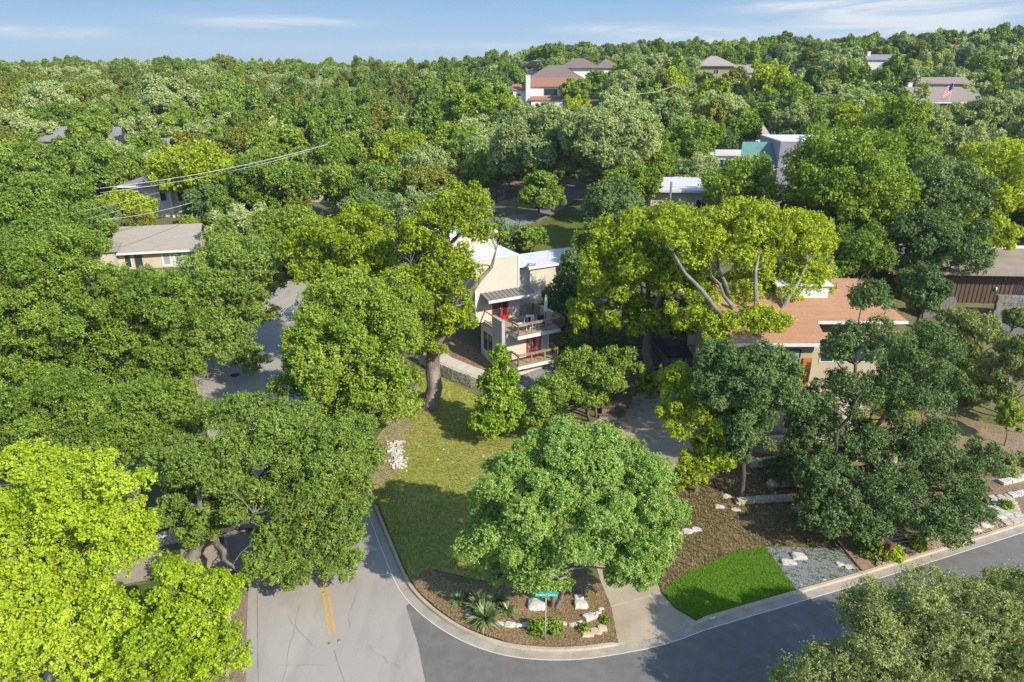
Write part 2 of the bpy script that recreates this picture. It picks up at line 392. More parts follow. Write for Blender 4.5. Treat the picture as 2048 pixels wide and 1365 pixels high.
def tree(sp, label, cat, base, lobes, depth, seed, trunk=None, stems=1, limbs=7, twigs=90, name=None, group=None, parts=True, gap=None, leafpx=2.2, style='round', dens=1., sub=10, shoot=1.9, bk=None):
    """base: world point of the foot; lobes: world-space ellipsoids"""
    global NLEAF
    rng = np.random.default_rng(seed)
    cl, de, gp, asp, dr, lf, bark = STYLE[sp]
    if gap is not None: gp = gap
    leaf = max(.09, depth/692*leafpx)*lf
    b = np.array(base, float)
    lo = [(np.array(c)-b, np.array(r)) for c, r in lobes]
    V, F, T, cents = crown_arrays(rng, lo, leaf, de*dens, cl, style, asp, dr, gp, sub, shoot)
    NLEAF += len(F)
    H = max(l[0][2]+l[1][2] for l in lo)
    tr = trunk or max(.1, H*.028)
    W, WF = wood_arrays(rng, lo, cents, tr, (0, 0, 0), .35, limbs, twigs, stems, sides=6 if depth < 70 else 4)
    root = empty(name or 'tree', base, 0, label, cat, group)
    link('crown', arrmesh('crown', V, F, None, T), root, LEAF[sp])
    link('trunk', arrmesh('trunk', W, WF, None, None, True), root, bk or bark)
    return root
CATN = {'pecan': ('pecan_tree', 'pecan tree'), 'lemon': ('pecan_tree', 'pecan tree'), 'lime': ('ash_tree', 'ash tree'), 'elm': ('elm_tree', 'elm tree'), 'oak': ('oak_tree', 'oak tree'),
        'darkoak': ('oak_tree', 'oak tree'), 'gray': ('live_oak_tree', 'live oak tree'), 'olive': ('live_oak_tree', 'live oak tree'), 'cedar': ('cedar_tree', 'cedar tree'),
        'privet': ('tree', 'tree'), 'magnolia': ('magnolia_tree', 'magnolia tree'), 'dry': ('dead_tree', 'dead tree')}
TREEPOS = []      # x, y, radius
def hero(sp, label, bx, by, lobes, seed, clear=.9, **k):
    """tree whose foot stands where pixel (bx,by) meets the ground; lobes = (cx,cy,rx,ry,dy) measured at depth base_y+dy"""
    b = onterr(bx, by); L_ = []; rmax = 0
    for c in lobes:
        cx, cy, rx, ry = c[:4]; dy = c[4] if len(c) > 4 else 0
        for _ in range(26):     # come towards the viewer until the lobe clears the ground
            p, t = aty(cx, cy, b[1]+dy); R = rx*t/FPX; Rz = ry*t/FPX
            if p[2]-terr(p[0], p[1]) > Rz*.9+clear: break
            dy -= .4
        L_.append((p, (R, min(R, max(Rz*1.1, R*.6)), Rz*.95))); rmax = max(rmax, R)
    dep = b[1]*CP + CAMH*SP
    TREEPOS.append((b[0], b[1], rmax*.8))
    for p, r in L_: TREEPOS.append((p[0], p[1], r[0]*.75))
    nm, ct = CATN[sp]
    return tree(sp, label, ct, b, L_, dep*.93, seed, name=k.pop('name', nm), **k)
def semi(sp, label, cx, cy, rx, ry, seed, sub=3, **k):
    """tree whose crown centre is seen at (cx,cy) with pixel radii rx, ry; the ground depth is solved"""
    if ry < .82*rx: cy, ry = cy-ry+.82*rx, .82*rx
    d = ray(cx, cy); t = 22
    while t < 600:
        x, y, z = d[0]*t, d[1]*t, CAMH+d[2]*t
        R, Rz = rx*t/FPX, ry*t/FPX
        if z < terr(x, y) + Rz*.95 + .5 + R*.2: break
        t *= 1.01
    rng = np.random.default_rng(seed+7)
    b = (x+rng.normal()*.1*R, y+rng.normal()*.1*R, terr(x, y))
    L_ = [((x, y, z), (R*.86, R*.86, Rz*.9))]
    for i in range(sub):
        a = rng.uniform(0, 6.28); q = rng.uniform(.35, .6)
        L_.append(((x+math.cos(a)*R*.55, y+math.sin(a)*R*.5, z+rng.uniform(-.35, .45)*Rz), (R*q, R*q, Rz*q)))
    TREEPOS.append((x, y, R*.85))
    nm, ct = CATN[sp]
    return tree(sp, label, ct, b, L_, t, seed, name=k.pop('name', nm), twigs=k.pop('twigs', 40), limbs=5, **k)
# ------------------------------------------------------------------ ground, roads, kerbs
M_ground = mat('forest_floor', [(.06, .075, .02), (.11, .14, .03), (.20, .16, .09), (.10, .14, .03)], .35, .95, .5, cols2=[(.07, .08, .03), (.26, .23, .12)], scale2=6, mixf=.4)
xs = np.unique(np.concatenate([np.linspace(-3000, -400, 14), np.arange(-400, -48, 8.), np.arange(-48, 60, 1.), np.arange(60, 401, 8.), np.linspace(400, 3000, 14)]))
ys = np.unique(np.concatenate([np.linspace(-400, 0, 8), np.arange(0, 110, 1.), np.arange(110, 460, 6.), np.linspace(460, 5000, 24)]))
V = np.array([(x, y, terr(x, y)) for y in ys for x in xs]); nx = len(xs)
F = np.array([(j*nx+i, j*nx+i+1, (j+1)*nx+i+1, (j+1)*nx+i) for j in range(len(ys)-1) for i in range(nx-1)])
tag(link('ground', arrmesh('ground', V, F, smooth=True), None, M_ground), kind='structure')

M_conc_road = mat('road_concrete', [(.30, .275, .25), (.385, .355, .32), (.37, .34, .305), (.44, .41, .37)], .22, .9, .2, cols2=[(.30, .275, .25), (.42, .385, .345), (.40, .37, .33)], scale2=1.1, mixf=.35, stretch=(1, .3, 1))
M_asph = mat('road_asphalt', [(.13, .123, .116), (.20, .19, .178), (.165, .157, .148), (.25, .237, .222)], .16, .9, .3, cols2=[(.14, .133, .126), (.23, .218, .205)], scale2=1.7, mixf=.35)
M_kerb = mat('kerb_concrete', [(.38, .31, .225), (.51, .425, .315), (.60, .51, .39)], .9, .9, .2, cols2=[(.34, .27, .19), (.60, .51, .39)], scale2=25)
M_gut = mat('gutter_concrete', [(.28, .24, .195), (.42, .36, .285), (.53, .46, .37)], 1.1, .9, .2, cols2=[(.24, .22, .2), (.48, .43, .36)], scale2=30)
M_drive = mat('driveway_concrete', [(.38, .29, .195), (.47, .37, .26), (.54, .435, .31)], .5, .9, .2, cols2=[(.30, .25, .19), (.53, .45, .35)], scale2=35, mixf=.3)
M_drive2 = mat('driveway_pinkish', [(.30, .24, .19), (.38, .31, .25), (.43, .36, .29)], .5, .9, .2, cols2=[(.27, .22, .18), (.43, .36, .3)], scale2=35, mixf=.3)  # brownish pink concrete of the left driveways
M_lawn = mat('lawn_grass', [(.20, .26, .025), (.40, .35, .10), (.29, .32, .05), (.47, .38, .14), (.25, .29, .035)], .22, .95, .6, cols2=[(.17, .21, .02), (.28, .31, .05), (.42, .39, .11)], scale2=9, mixf=.45)
M_sod = mat('sod_grass', [(.14, .27, .02), (.20, .37, .025), (.27, .43, .04)], 1.0, .9, 1.0, cols2=[(.09, .19, .01), (.25, .42, .04)], scale2=14, mixf=.5)
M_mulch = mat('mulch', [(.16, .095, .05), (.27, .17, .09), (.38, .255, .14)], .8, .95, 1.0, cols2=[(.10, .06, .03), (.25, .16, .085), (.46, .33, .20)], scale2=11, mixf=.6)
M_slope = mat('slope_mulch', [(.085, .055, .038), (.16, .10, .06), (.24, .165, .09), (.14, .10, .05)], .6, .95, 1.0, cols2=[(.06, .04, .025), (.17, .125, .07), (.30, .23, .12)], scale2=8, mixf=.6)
M_grav = mat('gray_gravel', [(.20, .21, .22), (.27, .28, .29)], 1.2, .9, 1.0, cols2=[(.07, .075, .08), (.22, .23, .24), (.42, .43, .44)], scale2=18, mixf=.65)
M_cobble = mat('tan_cobble', [(.36, .25, .15), (.46, .34, .22)], 1.2, .9, 1.0, cols2=[(.16, .11, .07), (.46, .33, .21), (.66, .54, .40)], scale2=13, mixf=.7)
M_dirt = mat('tan_dirt', [(.28, .20, .13), (.38, .29, .19), (.44, .35, .24)], .5, .95, .5, cols2=[(.20, .15, .10), (.46, .37, .26)], scale2=16, mixf=.4)
M_yellow = mat('yellow_paint', [(.58, .34, .06), (.68, .42, .09)], 3., .8, cols2=[(.35, .27, .15), (.75, .43, .05), (.75, .43, .05)], scale2=30, mixf=.3)
M_white = mat('white_line', [(.62, .60, .56), (.72, .70, .66)], 3., .8)

# main street: centreline in world, 8.2 m between gutters
cl_px = [(690, 1700), (680, 1500), (673, 1330), (651, 1180), (610, 1010), (566, 890), (524, 790), (499, 735), (490, 690), (500, 652), (532, 620), (575, 598), (625, 577), (690, 553), (780, 530), (900, 512)]
CLW = [onplane(a, b)[:2] for a, b in cl_px]
CLW = [(CLW[0][0]-.6, -30.)] + CLW
def smoothline(p, it=3):
    for _ in range(it):
        q = [p[0]]
        for a, b in zip(p[:-1], p[1:]): q += [(a[0]*.75+b[0]*.25, a[1]*.75+b[1]*.25), (a[0]*.25+b[0]*.75, a[1]*.25+b[1]*.75)]
        p = q + [p[-1]]
    return p
def offs(p, d):
    o = []
    for i in range(len(p)):
        a, b = p[max(0, i-1)], p[min(len(p)-1, i+1)]; tx, ty = b[0]-a[0], b[1]-a[1]; q = math.hypot(tx, ty)+1e-9
        dd = d[i] if isinstance(d, (list, tuple)) else d
        o.append((p[i][0]+ty/q*dd, p[i][1]-tx/q*dd))
    return o
def strip(name, A, B, lift, m, kind='structure', label=None, cat=None):
    mb = MB(); n = min(len(A), len(B))
    V = []
    for a, b in zip(A[:n], B[:n]): V += [(a[0], a[1], terr(*a)+lift), (b[0], b[1], terr(*b)+lift)]
    mb.mesh(V, [(2*i, 2*i+1, 2*i+3, 2*i+2) for i in range(n-1)], True)
    return tag(mb.build(name, m), label, cat, None, kind)
CL = smoothline(CLW, 2)
RW = 4.05
strip('road', offs(CL, -RW), offs(CL, RW), .012, M_conc_road)
# double yellow line, ending before the junction
CLY = [p for p in CL if p[1] > onplane(672, 1302)[1]]
mk = MB()
for sgn in (-1, 1):
    A, B = offs(CLY, sgn*.125-.055), offs(CLY, sgn*.125+.055); V = []
    for a, b in zip(A, B): V += [(a[0], a[1], terr(*a)+.018), (b[0], b[1], terr(*b)+.018)]
    mk.mesh(V, [(2*i, 2*i+1, 2*i+3, 2*i+2) for i in range(len(A)-1)])
tag(mk.build('road_marking', M_yellow), kind='structure')

# kerb paths (back edge of the kerb), world
KR = [onplane(a, b)[:2] for a, b in [(744, 990), (751, 1008), (765, 1043), (782, 1084), (798, 1122), (817, 1165), (838, 1193), (865, 1218), (903, 1246), (953, 1272), (1015, 1292), (1090, 1300), (1165, 1298), (1235, 1287)]]
# upstream part follows the street edge
up = [p for p in offs(CL, RW+.62) if p[1] > KR[0][1]+2.0]
KR = up[::-1] + KR
K2 = [onplane(a, b)[:2] for a, b in [(1392, 1243), (1480, 1217), (1594, 1184), (1727, 1146), (1860, 1105), (2048, 1046)]]
dx, dy = K2[-1][0]-K2[-2][0], K2[-1][1]-K2[-2][1]
K2 += [(K2[-1][0]+dx*k, K2[-1][1]+dy*k) for k in (.7, 1.6, 2.6, 5.)]
KF = smoothline(KR, 2) + [K2[0]]
def kerb(name, path, sgn, gut=.42, label=None, drop=None, gname='gutter'):
    """path = back edge, road side lies at sgn; profile: back, top, face, gutter"""
    path = densify(path, .5, False); mb = MB(); gb = MB()
    n = len(path); o1, o2, o3 = offs(path, sgn*.15), offs(path, sgn*.18), offs(path, sgn*(.18+gut))
    V = []; U = []
    for i in range(n):
        h = .13
        if drop: h = .13*(1-drop(path[i])) + .02
        z = terr(*path[i])
        V += [(path[i][0], path[i][1], z-.1), (path[i][0], path[i][1], z+h), (o1[i][0], o1[i][1], z+h), (o2[i][0], o2[i][1], z+.028)]
        U += [(o2[i][0], o2[i][1], z+.024), (o3[i][0], o3[i][1], z+.02), (o3[i][0], o3[i][1], z-.05)]
    mb.mesh(V, [(4*i+k, 4*i+k+1, 4*i+k+5, 4*i+k+4) for i in range(n-1) for k in range(3)])
    gb.mesh(U, [(3*i+k, 3*i+k+1, 3*i+k+4, 3*i+k+3) for i in range(n-1) for k in range(2)])
    tag(mb.build(name, M_kerb), label, None, None, 'structure'); tag(gb.build(gname, M_gut), kind='structure')
    return o3
def dr(p):
    a, b = onplane(1235, 1287), K2[0]
    ab = (b[0]-a[0], b[1]-a[1]); t = ((p[0]-a[0])*ab[0]+(p[1]-a[1])*ab[1])/(ab[0]**2+ab[1]**2)
    return sst((t+.12)/.14)*sst((1.12-t)/.14)
allK = KF[:-1] + [((KF[-2][0]*(1-t)+K2[0][0]*t), (KF[-2][1]*(1-t)+K2[0][1]*t)-.16*math.sin(t*3.14)) for t in (.25, .5, .75)] + K2
gedge = kerb('kerb', allK, 1, .44, None, dr)
# left kerb of the main street
KL = [p for p in offs(CL, -(RW+.62))]
kerb('kerb', KL, 1, .44, None)
# asphalt side street: right of the seam
seam = onplane(812, 1213)[:2], onplane(836, 1290)[:2], onplane(852, 1372)[:2]
ge = [p for p in gedge if p[0] > seam[0][0] and p[1] < 60][0:]
poly = [seam[0]] + [p for p in ge if p[0] > seam[0][0]+.05] + [(60, 30), (60, -30), (-1.5, -30), (-3.0, 5), (seam[2][0]+.3, 17), seam[2], seam[1]]
patch('side_road', poly, .016, M_asph, 2.0)
# thin pale line where street meets gutter
gl = [p for p in gedge if p[1] < 48]
strip('gutter_line', gl, offs(gl, .05), .026, M_white)

# driveway and aprons
drv = G((1236, 1287), (1222, 1214), (1200, 1160), (1183, 1100), (1172, 1040), (1166, 960), (1170, 905), (1195, 862), (1248, 846), (1292, 826), (1340, 820), (1430, 860), (1420, 905), (1345, 950), (1306, 1010), (1300, 1080), (1309, 1150), (1322, 1185), (1350, 1218), (1392, 1243), (1402, 1248), (1330, 1271), (1262, 1290))
patch('driveway', drv, .022, M_drive, 1.2)
jt = MB()
for (a, b) in [((1221, 1214), (1322, 1186)), ((1183, 1100), (1300, 1080)), ((1272, 842), (1345, 880)), ((1166, 975), (1306, 960))]:
    A, B = onplane(*a), onplane(*b); jt.bar((A[0], A[1], terr(A[0], A[1])+.024), (B[0], B[1], terr(B[0], B[1])+.024), .05, .01)
tag(jt.build('driveway_joint', mat('joint_stone', [(.40, .36, .30), (.55, .50, .43)], 3.)), kind='structure')
# lawn
lawn = G((748, 985), (765, 1030), (786, 1080), (806, 1130), (822, 1160), (870, 1140), (950, 1160), (1040, 1170), (1120, 1120), (1160, 1060), (1160, 930), (1180, 870), (1150, 830), (1080, 800), (1035, 790), (960, 800), (905, 778), (868, 764), (840, 770), (790, 830), (752, 890), (742, 930))
patch('lawn', lawn, .03, M_lawn, 1.2)
patch('tan_verge', G((742, 985), (740, 930), (748, 885), (790, 820), (835, 775), (845, 800), (820, 850), (815, 900), (800, 945), (775, 965)), .036, M_dirt, 1., edge=.12)
# planting bed at the corner
bed = G((820, 1163), (848, 1195), (878, 1222), (915, 1248), (960, 1270), (1018, 1289), (1090, 1297), (1165, 1295), (1235, 1284), (1221, 1214), (1199, 1160), (1120, 1150), (1040, 1165), (960, 1172), (905, 1168), (860, 1140))
patch('planting_bed', bed, .05, M_mulch, .5, edge=.05, bumpy=.05)
# bright sod, gravel bed, slope
sod = G((1394, 1241), (1350, 1217), (1324, 1186), (1345, 1170), (1372, 1152), (1450, 1113), (1527, 1096), (1560, 1140), (1592, 1184))
patch('turf', sod, .05, M_sod, .6)
grav = G((1594, 1183), (1561, 1138), (1529, 1095), (1600, 1096), (1685, 1099), (1726, 1144))
patch('gravel_bed', grav, .045, M_grav, .6, bumpy=.02)
slope = GT((1322, 1182), (1345, 1168), (1372, 1150), (1450, 1111), (1527, 1094), (1600, 1095), (1685, 1098), (1660, 1050), (1630, 1000), (1640, 930), (1560, 915), (1480, 905), (1400, 930), (1345, 955), (1308, 1010), (1302, 1080), (1310, 1150))
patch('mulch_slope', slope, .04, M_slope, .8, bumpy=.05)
patch('upper_terrace', GT((1480, 903), (1560, 913), (1640, 928), (1640, 1010), (1700, 1060), (1760, 1050), (1900, 1010), (1990, 950), (2040, 870), (1900, 820), (1700, 830), (1500, 850)), .03, mat('terrace_soil', [(.15, .11, .06), (.26, .19, .10), (.22, .20, .06)], .5, .95, .8, cols2=[(.09, .07, .035), (.3, .24, .12)], scale2=9, mixf=.5), 1.2, bumpy=.05)
patch('stone_soil', GT((1900, 1085), (2060, 1036), (2120, 900), (2060, 840), (1960, 860), (1975, 960), (1930, 1030)), .042, M_dirt if False else mat('reddish_soil', [(.20, .13, .085), (.30, .21, .14), (.26, .2, .12)], .6, .95, .8, cols2=[(.12, .08, .05), (.36, .27, .18)], scale2=9, mixf=.5), 1., bumpy=.05)
# cobble margin along the kerb
cob = G((1754, 1137), (1800, 1122), (1860, 1103), (1960, 1071), (2040, 1046), (2030, 1028), (1950, 1052), (1880, 1068), (1830, 1084), (1770, 1090), (1756, 1110))
patch('cobble_margin', cob, .05, M_cobble, .5, bumpy=.04)
patch('gray_gravel_patch', GT((1735, 1066), (1790, 1062), (1812, 1085), (1800, 1100), (1752, 1096)), .06, M_grav, .5, bumpy=.02)
# left verge, driveways
lv = G((400, 1750), (492, 1366), (494, 1260), (497, 1170), (470, 1130), (432, 1140), (428, 1200), (425, 1300), (380, 1366), (340, 1560))
patch('tan_verge', lv, .03, mat('brown_verge', [(.22, .15, .10), (.32, .23, .16)], .6, .95, .6, cols2=[(.14, .10, .07), (.38, .29, .2)], scale2=12, mixf=.5), 1.)
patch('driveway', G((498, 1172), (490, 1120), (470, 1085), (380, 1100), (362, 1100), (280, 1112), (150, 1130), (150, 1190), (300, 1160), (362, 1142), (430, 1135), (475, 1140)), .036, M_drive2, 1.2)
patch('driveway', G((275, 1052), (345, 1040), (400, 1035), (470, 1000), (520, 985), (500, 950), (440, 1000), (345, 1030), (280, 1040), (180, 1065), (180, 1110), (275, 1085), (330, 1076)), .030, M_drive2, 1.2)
patch('grass_strip', G((180, 1060), (275, 1040), (345, 1030), (344, 1008), (272, 1020), (180, 1040)), .034, M_sod, 1.)
patch('grass_patch', G((150, 1200), (300, 1166), (362, 1148), (430, 1142), (420, 1240), (300, 1366), (150, 1366)), .028, mat('dark_grass', [(.05, .09, .01), (.09, .14, .02)], 1., .95, .8, cols2=[(.04, .07, .01), (.12, .17, .03)], scale2=9), 1.)  # grass in a darker green than the lawn
# far road behind the modern house with its verge
rd = GT((930, 452), (1010, 436), (1060, 426), (1110, 400), (1130, 372), (1150, 362), (1172, 368), (1165, 392), (1118, 422), (1075, 446), (1000, 462), (930, 478))
patch('far_road', rd, .05, mat('far_asphalt', [(.20, .19, .185), (.26, .25, .24)], .3, .9, .2, cols2=[(.17, .165, .16), (.30, .29, .28)], scale2=20), 2.)
patch('dirt_yard', GT((975, 415), (1010, 408), (1065, 396), (1110, 392), (1125, 370), (1060, 350), (990, 352), (940, 380)), .045, mat('pink_dirt', [(.25, .17, .13), (.36, .26, .2)], .4, .95, .4), 2.)
patch('back_lawn', GT((1020, 500), (1000, 470), (1075, 450), (1120, 426), (1180, 430), (1200, 470), (1160, 500), (1080, 515)), .06, mat('back_grass', [(.07, .10, .015), (.13, .16, .025), (.18, .17, .05)], .6, .95, .7, cols2=[(.06, .08, .01), (.17, .19, .04)], scale2=6), 1.5)
patch('parking_court', GT((1296, 345), (1330, 335), (1370, 336), (1440, 330), (1470, 345), (1400, 356), (1300, 360)), .06, mat('tan_court', [(.40, .34, .27), (.50, .43, .35)], .5, .9, .2), 2.)
patch('path', GT((560, 560), (600, 548), (650, 540), (700, 528), (700, 518), (640, 526), (590, 535), (556, 548)), .03, mat('pale_dirt', [(.42, .36, .28), (.55, .48, .4)], .5, .9, .3), 2.)

# cracks, joints and tyre streaks in the paving
rk = random.Random(12)
def crack(a, b, w_, jit=.12, lift=.021, n=14):
    A, B = onplane(*a), onplane(*b); L_ = math.dist(A, B); ux, uy = (B[0]-A[0])/L_, (B[1]-A[1])/L_; off = 0; V = []
    for i in range(n+1):
        t = i/n; off += rk.gauss(0, jit)*.4; off *= .92; w2 = w_*.8*rk.uniform(.4, 1.2)
        x, y = A[0]+(B[0]-A[0])*t-uy*off, A[1]+(B[1]-A[1])*t+ux*off
        V += [(x+uy*w2/2, y-ux*w2/2, terr(x, y)+lift), (x-uy*w2/2, y+ux*w2/2, terr(x, y)+lift)]
    return V, [(2*i, 2*i+1, 2*i+3, 2*i+2) for i in range(n)]
ck = MB()
for a, b, w_, j_ in [((668, 1300), (688, 1366), .03, .01), ((688, 1366), (700, 1500), .03, .01), ((514, 1190), (516, 1366), .035, .01), ((540, 770), (528, 742), .05, .02), ((575, 1230), (640, 1290), .02, .15), ((720, 1180), (700, 1260), .018, .15), ((560, 1330), (650, 1340), .015, .12), ((740, 1290), (800, 1340), .018, .14), ((600, 1210), (560, 1366), .015, .1),
                     ((900, 1330), (1010, 1345), .025, .2), ((1010, 1345), (1200, 1350), .025, .2), ((1500, 1260), (1600, 1225), .025, .2), ((1690, 1180), (1850, 1160), .025, .2), ((1800, 1210), (2000, 1120), .02, .2), ((870, 1300), (900, 1366), .02, .15), ((1900, 1110), (2030, 1130), .02, .2), ((470, 800), (520, 770), .03, .15)]:
    ck.mesh(*crack(a, b, w_, j_))
tag(ck.build('road_crack', mat('crack_tar', [(.16, .15, .14), (.24, .225, .21)], 5., .9)), kind='structure')
# ------------------------------------------------------------------ wooded hillsides: shared crowns, one object per tree
def variant(sp, seed, leaf, R=4.2, Rz=3.4):
    rng = np.random.default_rng(seed); R *= rng.uniform(.75, 1.15); Rz *= rng.uniform(.85, 1.35)
    lobes = [(np.array([0, 0, Rz*.98+.3]), np.array([R*.85, R*.85, Rz*.9]))]
    for i in range(int(rng.integers(3, 7))):
        a = rng.uniform(0, 6.28); q = rng.uniform(.3, .62)
        lobes.append((np.array([math.cos(a)*R*.5, math.sin(a)*R*.5, Rz*.98+.3+rng.uniform(-.3, .5)*Rz]), np.array([R*q, R*q, Rz*q])))
    cl, de, gp, asp, dr_, lf, bark = STYLE[sp]
    V, F, T, cents = crown_arrays(rng, lobes, leaf*lf, de, cl*1.25, 'round' if sp != 'cedar' else 'column', asp, dr_, gp, 5)
    W, WF = wood_arrays(rng, lobes, cents, .17, (0, 0, 0), .3, 4, 10, sides=4)
    VV = np.concatenate([V, W]); FF = np.concatenate([F, WF+len(V)])
    me = arrmesh(sp+'_tree', VV, FF, np.concatenate([np.zeros(len(F)), np.ones(len(WF))]), np.concatenate([T, np.zeros(len(WF))]))
    me.materials.append(LEAF[sp]); me.materials.append(bark)
    return me
SZ = {'cedar': (3.0, 3.7), 'pecan': (4.4, 4.2), 'lime': (3.9, 4.0), 'elm': (4.0, 3.8), 'gray': (4.8, 3.6)}
VAR = {}
for k_, sp in enumerate(['pecan', 'lime', 'elm', 'oak', 'darkoak', 'gray', 'cedar']):
    VAR[sp] = [[variant(sp, 500+k_*10+j, .30, *SZ.get(sp, (4.2, 3.5))) for j in range(4)], [variant(sp, 700+k_*10+j, .55, *SZ.get(sp, (4.2, 3.5))) for j in range(5)]]
# rectangles of the picture that show houses, roads or lawns: (x0,y0,x1,y1,distance of the thing) - no nearer tree may stand in the way
CLEAR = [(80, 250, 245, 285, 165), (300, 283, 352, 308, 125), (418, 272, 465, 295, 140), (230, 345, 370, 420, 110), (610, 342, 680, 400, 110), (630, 225, 680, 240, 160), (228, 445, 385, 535, 92), (545, 520, 680, 650, 90),
         (975, 350, 1170, 480, 100), (1005, 145, 1045, 172, 210), (1035, 112, 1080, 155, 215), (1045, 158, 1185, 212, 200), (1065, 122, 1180, 165, 225), (1200, 122, 1235, 142, 250), (1400, 112, 1545, 152, 230), (1738, 102, 1810, 124, 250),
         (1290, 330, 1560, 450, 90), (1440, 265, 1620, 330, 110), (1815, 165, 1975, 208, 170), (1880, 258, 1990, 276, 130), (1905, 70, 1930, 130, 220), (1830, 145, 1850, 185, 160), (1500, 245, 1530, 285, 150),
         (850, 470, 1140, 760, 62), (1400, 560, 1800, 760, 52), (1800, 500, 2048, 700, 70), (1020, 520, 1130, 560, 75), (1130, 600, 1330, 740, 60)]
HOUSEPTS = []     # x, y, r kept free
def far_species(px, py, rng):
    if px < 900 and py < 178: p = [('cedar', .5), ('gray', .18), ('elm', .17), ('oak', .15)]
    elif py < 130: p = [('darkoak', .3), ('gray', .35), ('elm', .2), ('cedar', .15)]
    elif px < 900: p = [('elm', .34), ('gray', .2), ('cedar', .16), ('lime', .14), ('oak', .16)]
    else: p = [('gray', .42), ('elm', .16), ('darkoak', .16), ('lime', .12), ('pecan', .04), ('cedar', .1)]
    u = rng.random(); a = 0
    for n_, q in p:
        a += q
        if u < a: return n_
    return p[0][0]
FARLAB = {'cedar': 'olive cedar', 'gray': 'gray-green live oak', 'elm': 'mid green elm', 'oak': 'green oak', 'darkoak': 'dark green oak', 'lime': 'bright green ash', 'pecan': 'yellow-green pecan'}
def zone(px, py):
    a = 'on the left ridge' if px < 900 and py < 178 else 'on the left slope' if px < 900 else 'on the right skyline' if py < 130 else 'on the right hillside' if py < 300 else 'in the wooded valley'
    return a
rngF = random.Random(5)
cells = {}; pts = []
def near(x, y, r):
    ci, cj = int(x//6), int(y//6); k = int(r//6)+1
    for i in range(ci-k, ci+k+1):
        for j in range(cj-k, cj+k+1):
            for q in cells.get((i, j), ()):
                if (q[0]-x)**2+(q[1]-y)**2 < (r)**2: return True
    return False
def scatter():
    for it in range(90000):
        y = math.sqrt(rngF.uniform(55**2, 395**2)); x = rngF.uniform(-.79, .79)*y
        sp_ = 5.2 + max(0, y-110)*.0045
        if near(x, y, sp_): continue
        if any((x-q[0])**2+(y-q[1])**2 < (q[2]+2.2)**2 for q in TREEPOS) or any((x-q[0])**2+(y-q[1])**2 < q[2]**2 for q in HOUSEPTS): continue
        sc_ = (sp_/5.6)**.85*rngF.uniform(.72, 1.2); z = terr(x, y)
        R, Ht = 4.0*sc_, 8.0*sc_
        px, py, dd = proj(x, y, z+Ht*.6); rp = R*FPX/dd*.95
        if px < -60 or px > 2110: continue
        if y < 84 and -28 < x < 26 and not (x < -19 and y > 60 and False): continue
        bad = False
        for (a, b, c, d, D) in CLEAR:
            if dd < D and px+rp > a and px-rp < c and py+rp*.9 > b and py-rp*.9 < d: bad = True; break
        if bad: continue
        cells.setdefault((int(x//6), int(y//6)), []).append((x, y)); pts.append((dd, x, y, z, sc_, px, py))
# ------------------------------------------------------------------ buildings
M_siding = mat('cream_siding', [(.53, .50, .42), (.58, .55, .465)], .6, .7, 0)
M_trimw = mat('white_trim', [(.66, .65, .62), (.74, .73, .70)], 1., .6)
M_stucco = mat('cream_stucco', [(.52, .47, .38), (.60, .55, .45)], 1., .9, .2)
M_roofw = mat('white_membrane', [(.62, .62, .62), (.75, .75, .74)], .5, .7, cols2=[(.5, .5, .5), (.78, .78, .77)], scale2=3)
M_wood = mat('deck_wood', [(.30, .21, .13), (.42, .31, .2)], 3., .8, .2, stretch=(1, 1, 1))
M_woodd = mat('deck_board', [(.36, .27, .17), (.46, .36, .24)], 4., .8, .2)
M_red = mat('red_paint', [(.60, .012, .015), (.68, .02, .02)], 1., .45)
M_glass = mat('window_glass', [(.02, .03, .035), (.05, .07, .08)], .8, .08, 0, spec=.8)
M_curt = mat('curtained_glass', [(.30, .34, .34), (.40, .43, .42)], 3., .15, 0, stretch=(6, 6, .3), spec=.8)
M_metal = mat('gray_metal_roof', [(.20, .185, .17), (.27, .25, .23)], 1., .5, metal=.2)
M_limestone = mat('limestone', [(.38, .33, .26), (.52, .47, .38), (.62, .57, .48)], .9, .9, .5, cols2=[(.3, .26, .2), (.62, .57, .48)], scale2=9, mixf=.4)
M_cstone = mat('cream_limestone', [(.52, .44, .30), (.66, .58, .43)], .9, .9, .5, cols2=[(.42, .34, .22), (.7, .63, .5)], scale2=9, mixf=.4)
M_wstone = mat('white_rock', [(.50, .46, .40), (.66, .62, .55), (.74, .71, .65)], 1.5, .85, .6, cols2=[(.36, .33, .28), (.74, .71, .65)], scale2=7, mixf=.4)
M_mortar = mat('mortar', [(.14, .12, .10), (.22, .19, .15)], 2., .95)
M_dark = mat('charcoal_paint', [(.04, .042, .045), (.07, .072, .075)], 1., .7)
M_navy = mat('navy_cushion', [(.012, .02, .07), (.02, .03, .1)], 1., .9)
M_white = mat('white_paint', [(.70, .70, .68), (.78, .78, .76)], 1., .5)
def shingle(name, c): return mat(name, [tuple(v*.85 for v in c), c, tuple(min(1, v*1.15) for v in c)], 1.2, .9, .25, cols2=[tuple(v*.7 for v in c), tuple(min(1, v*1.2) for v in c)], scale2=9, mixf=.45, stretch=(.5, 2.5, 2.5))
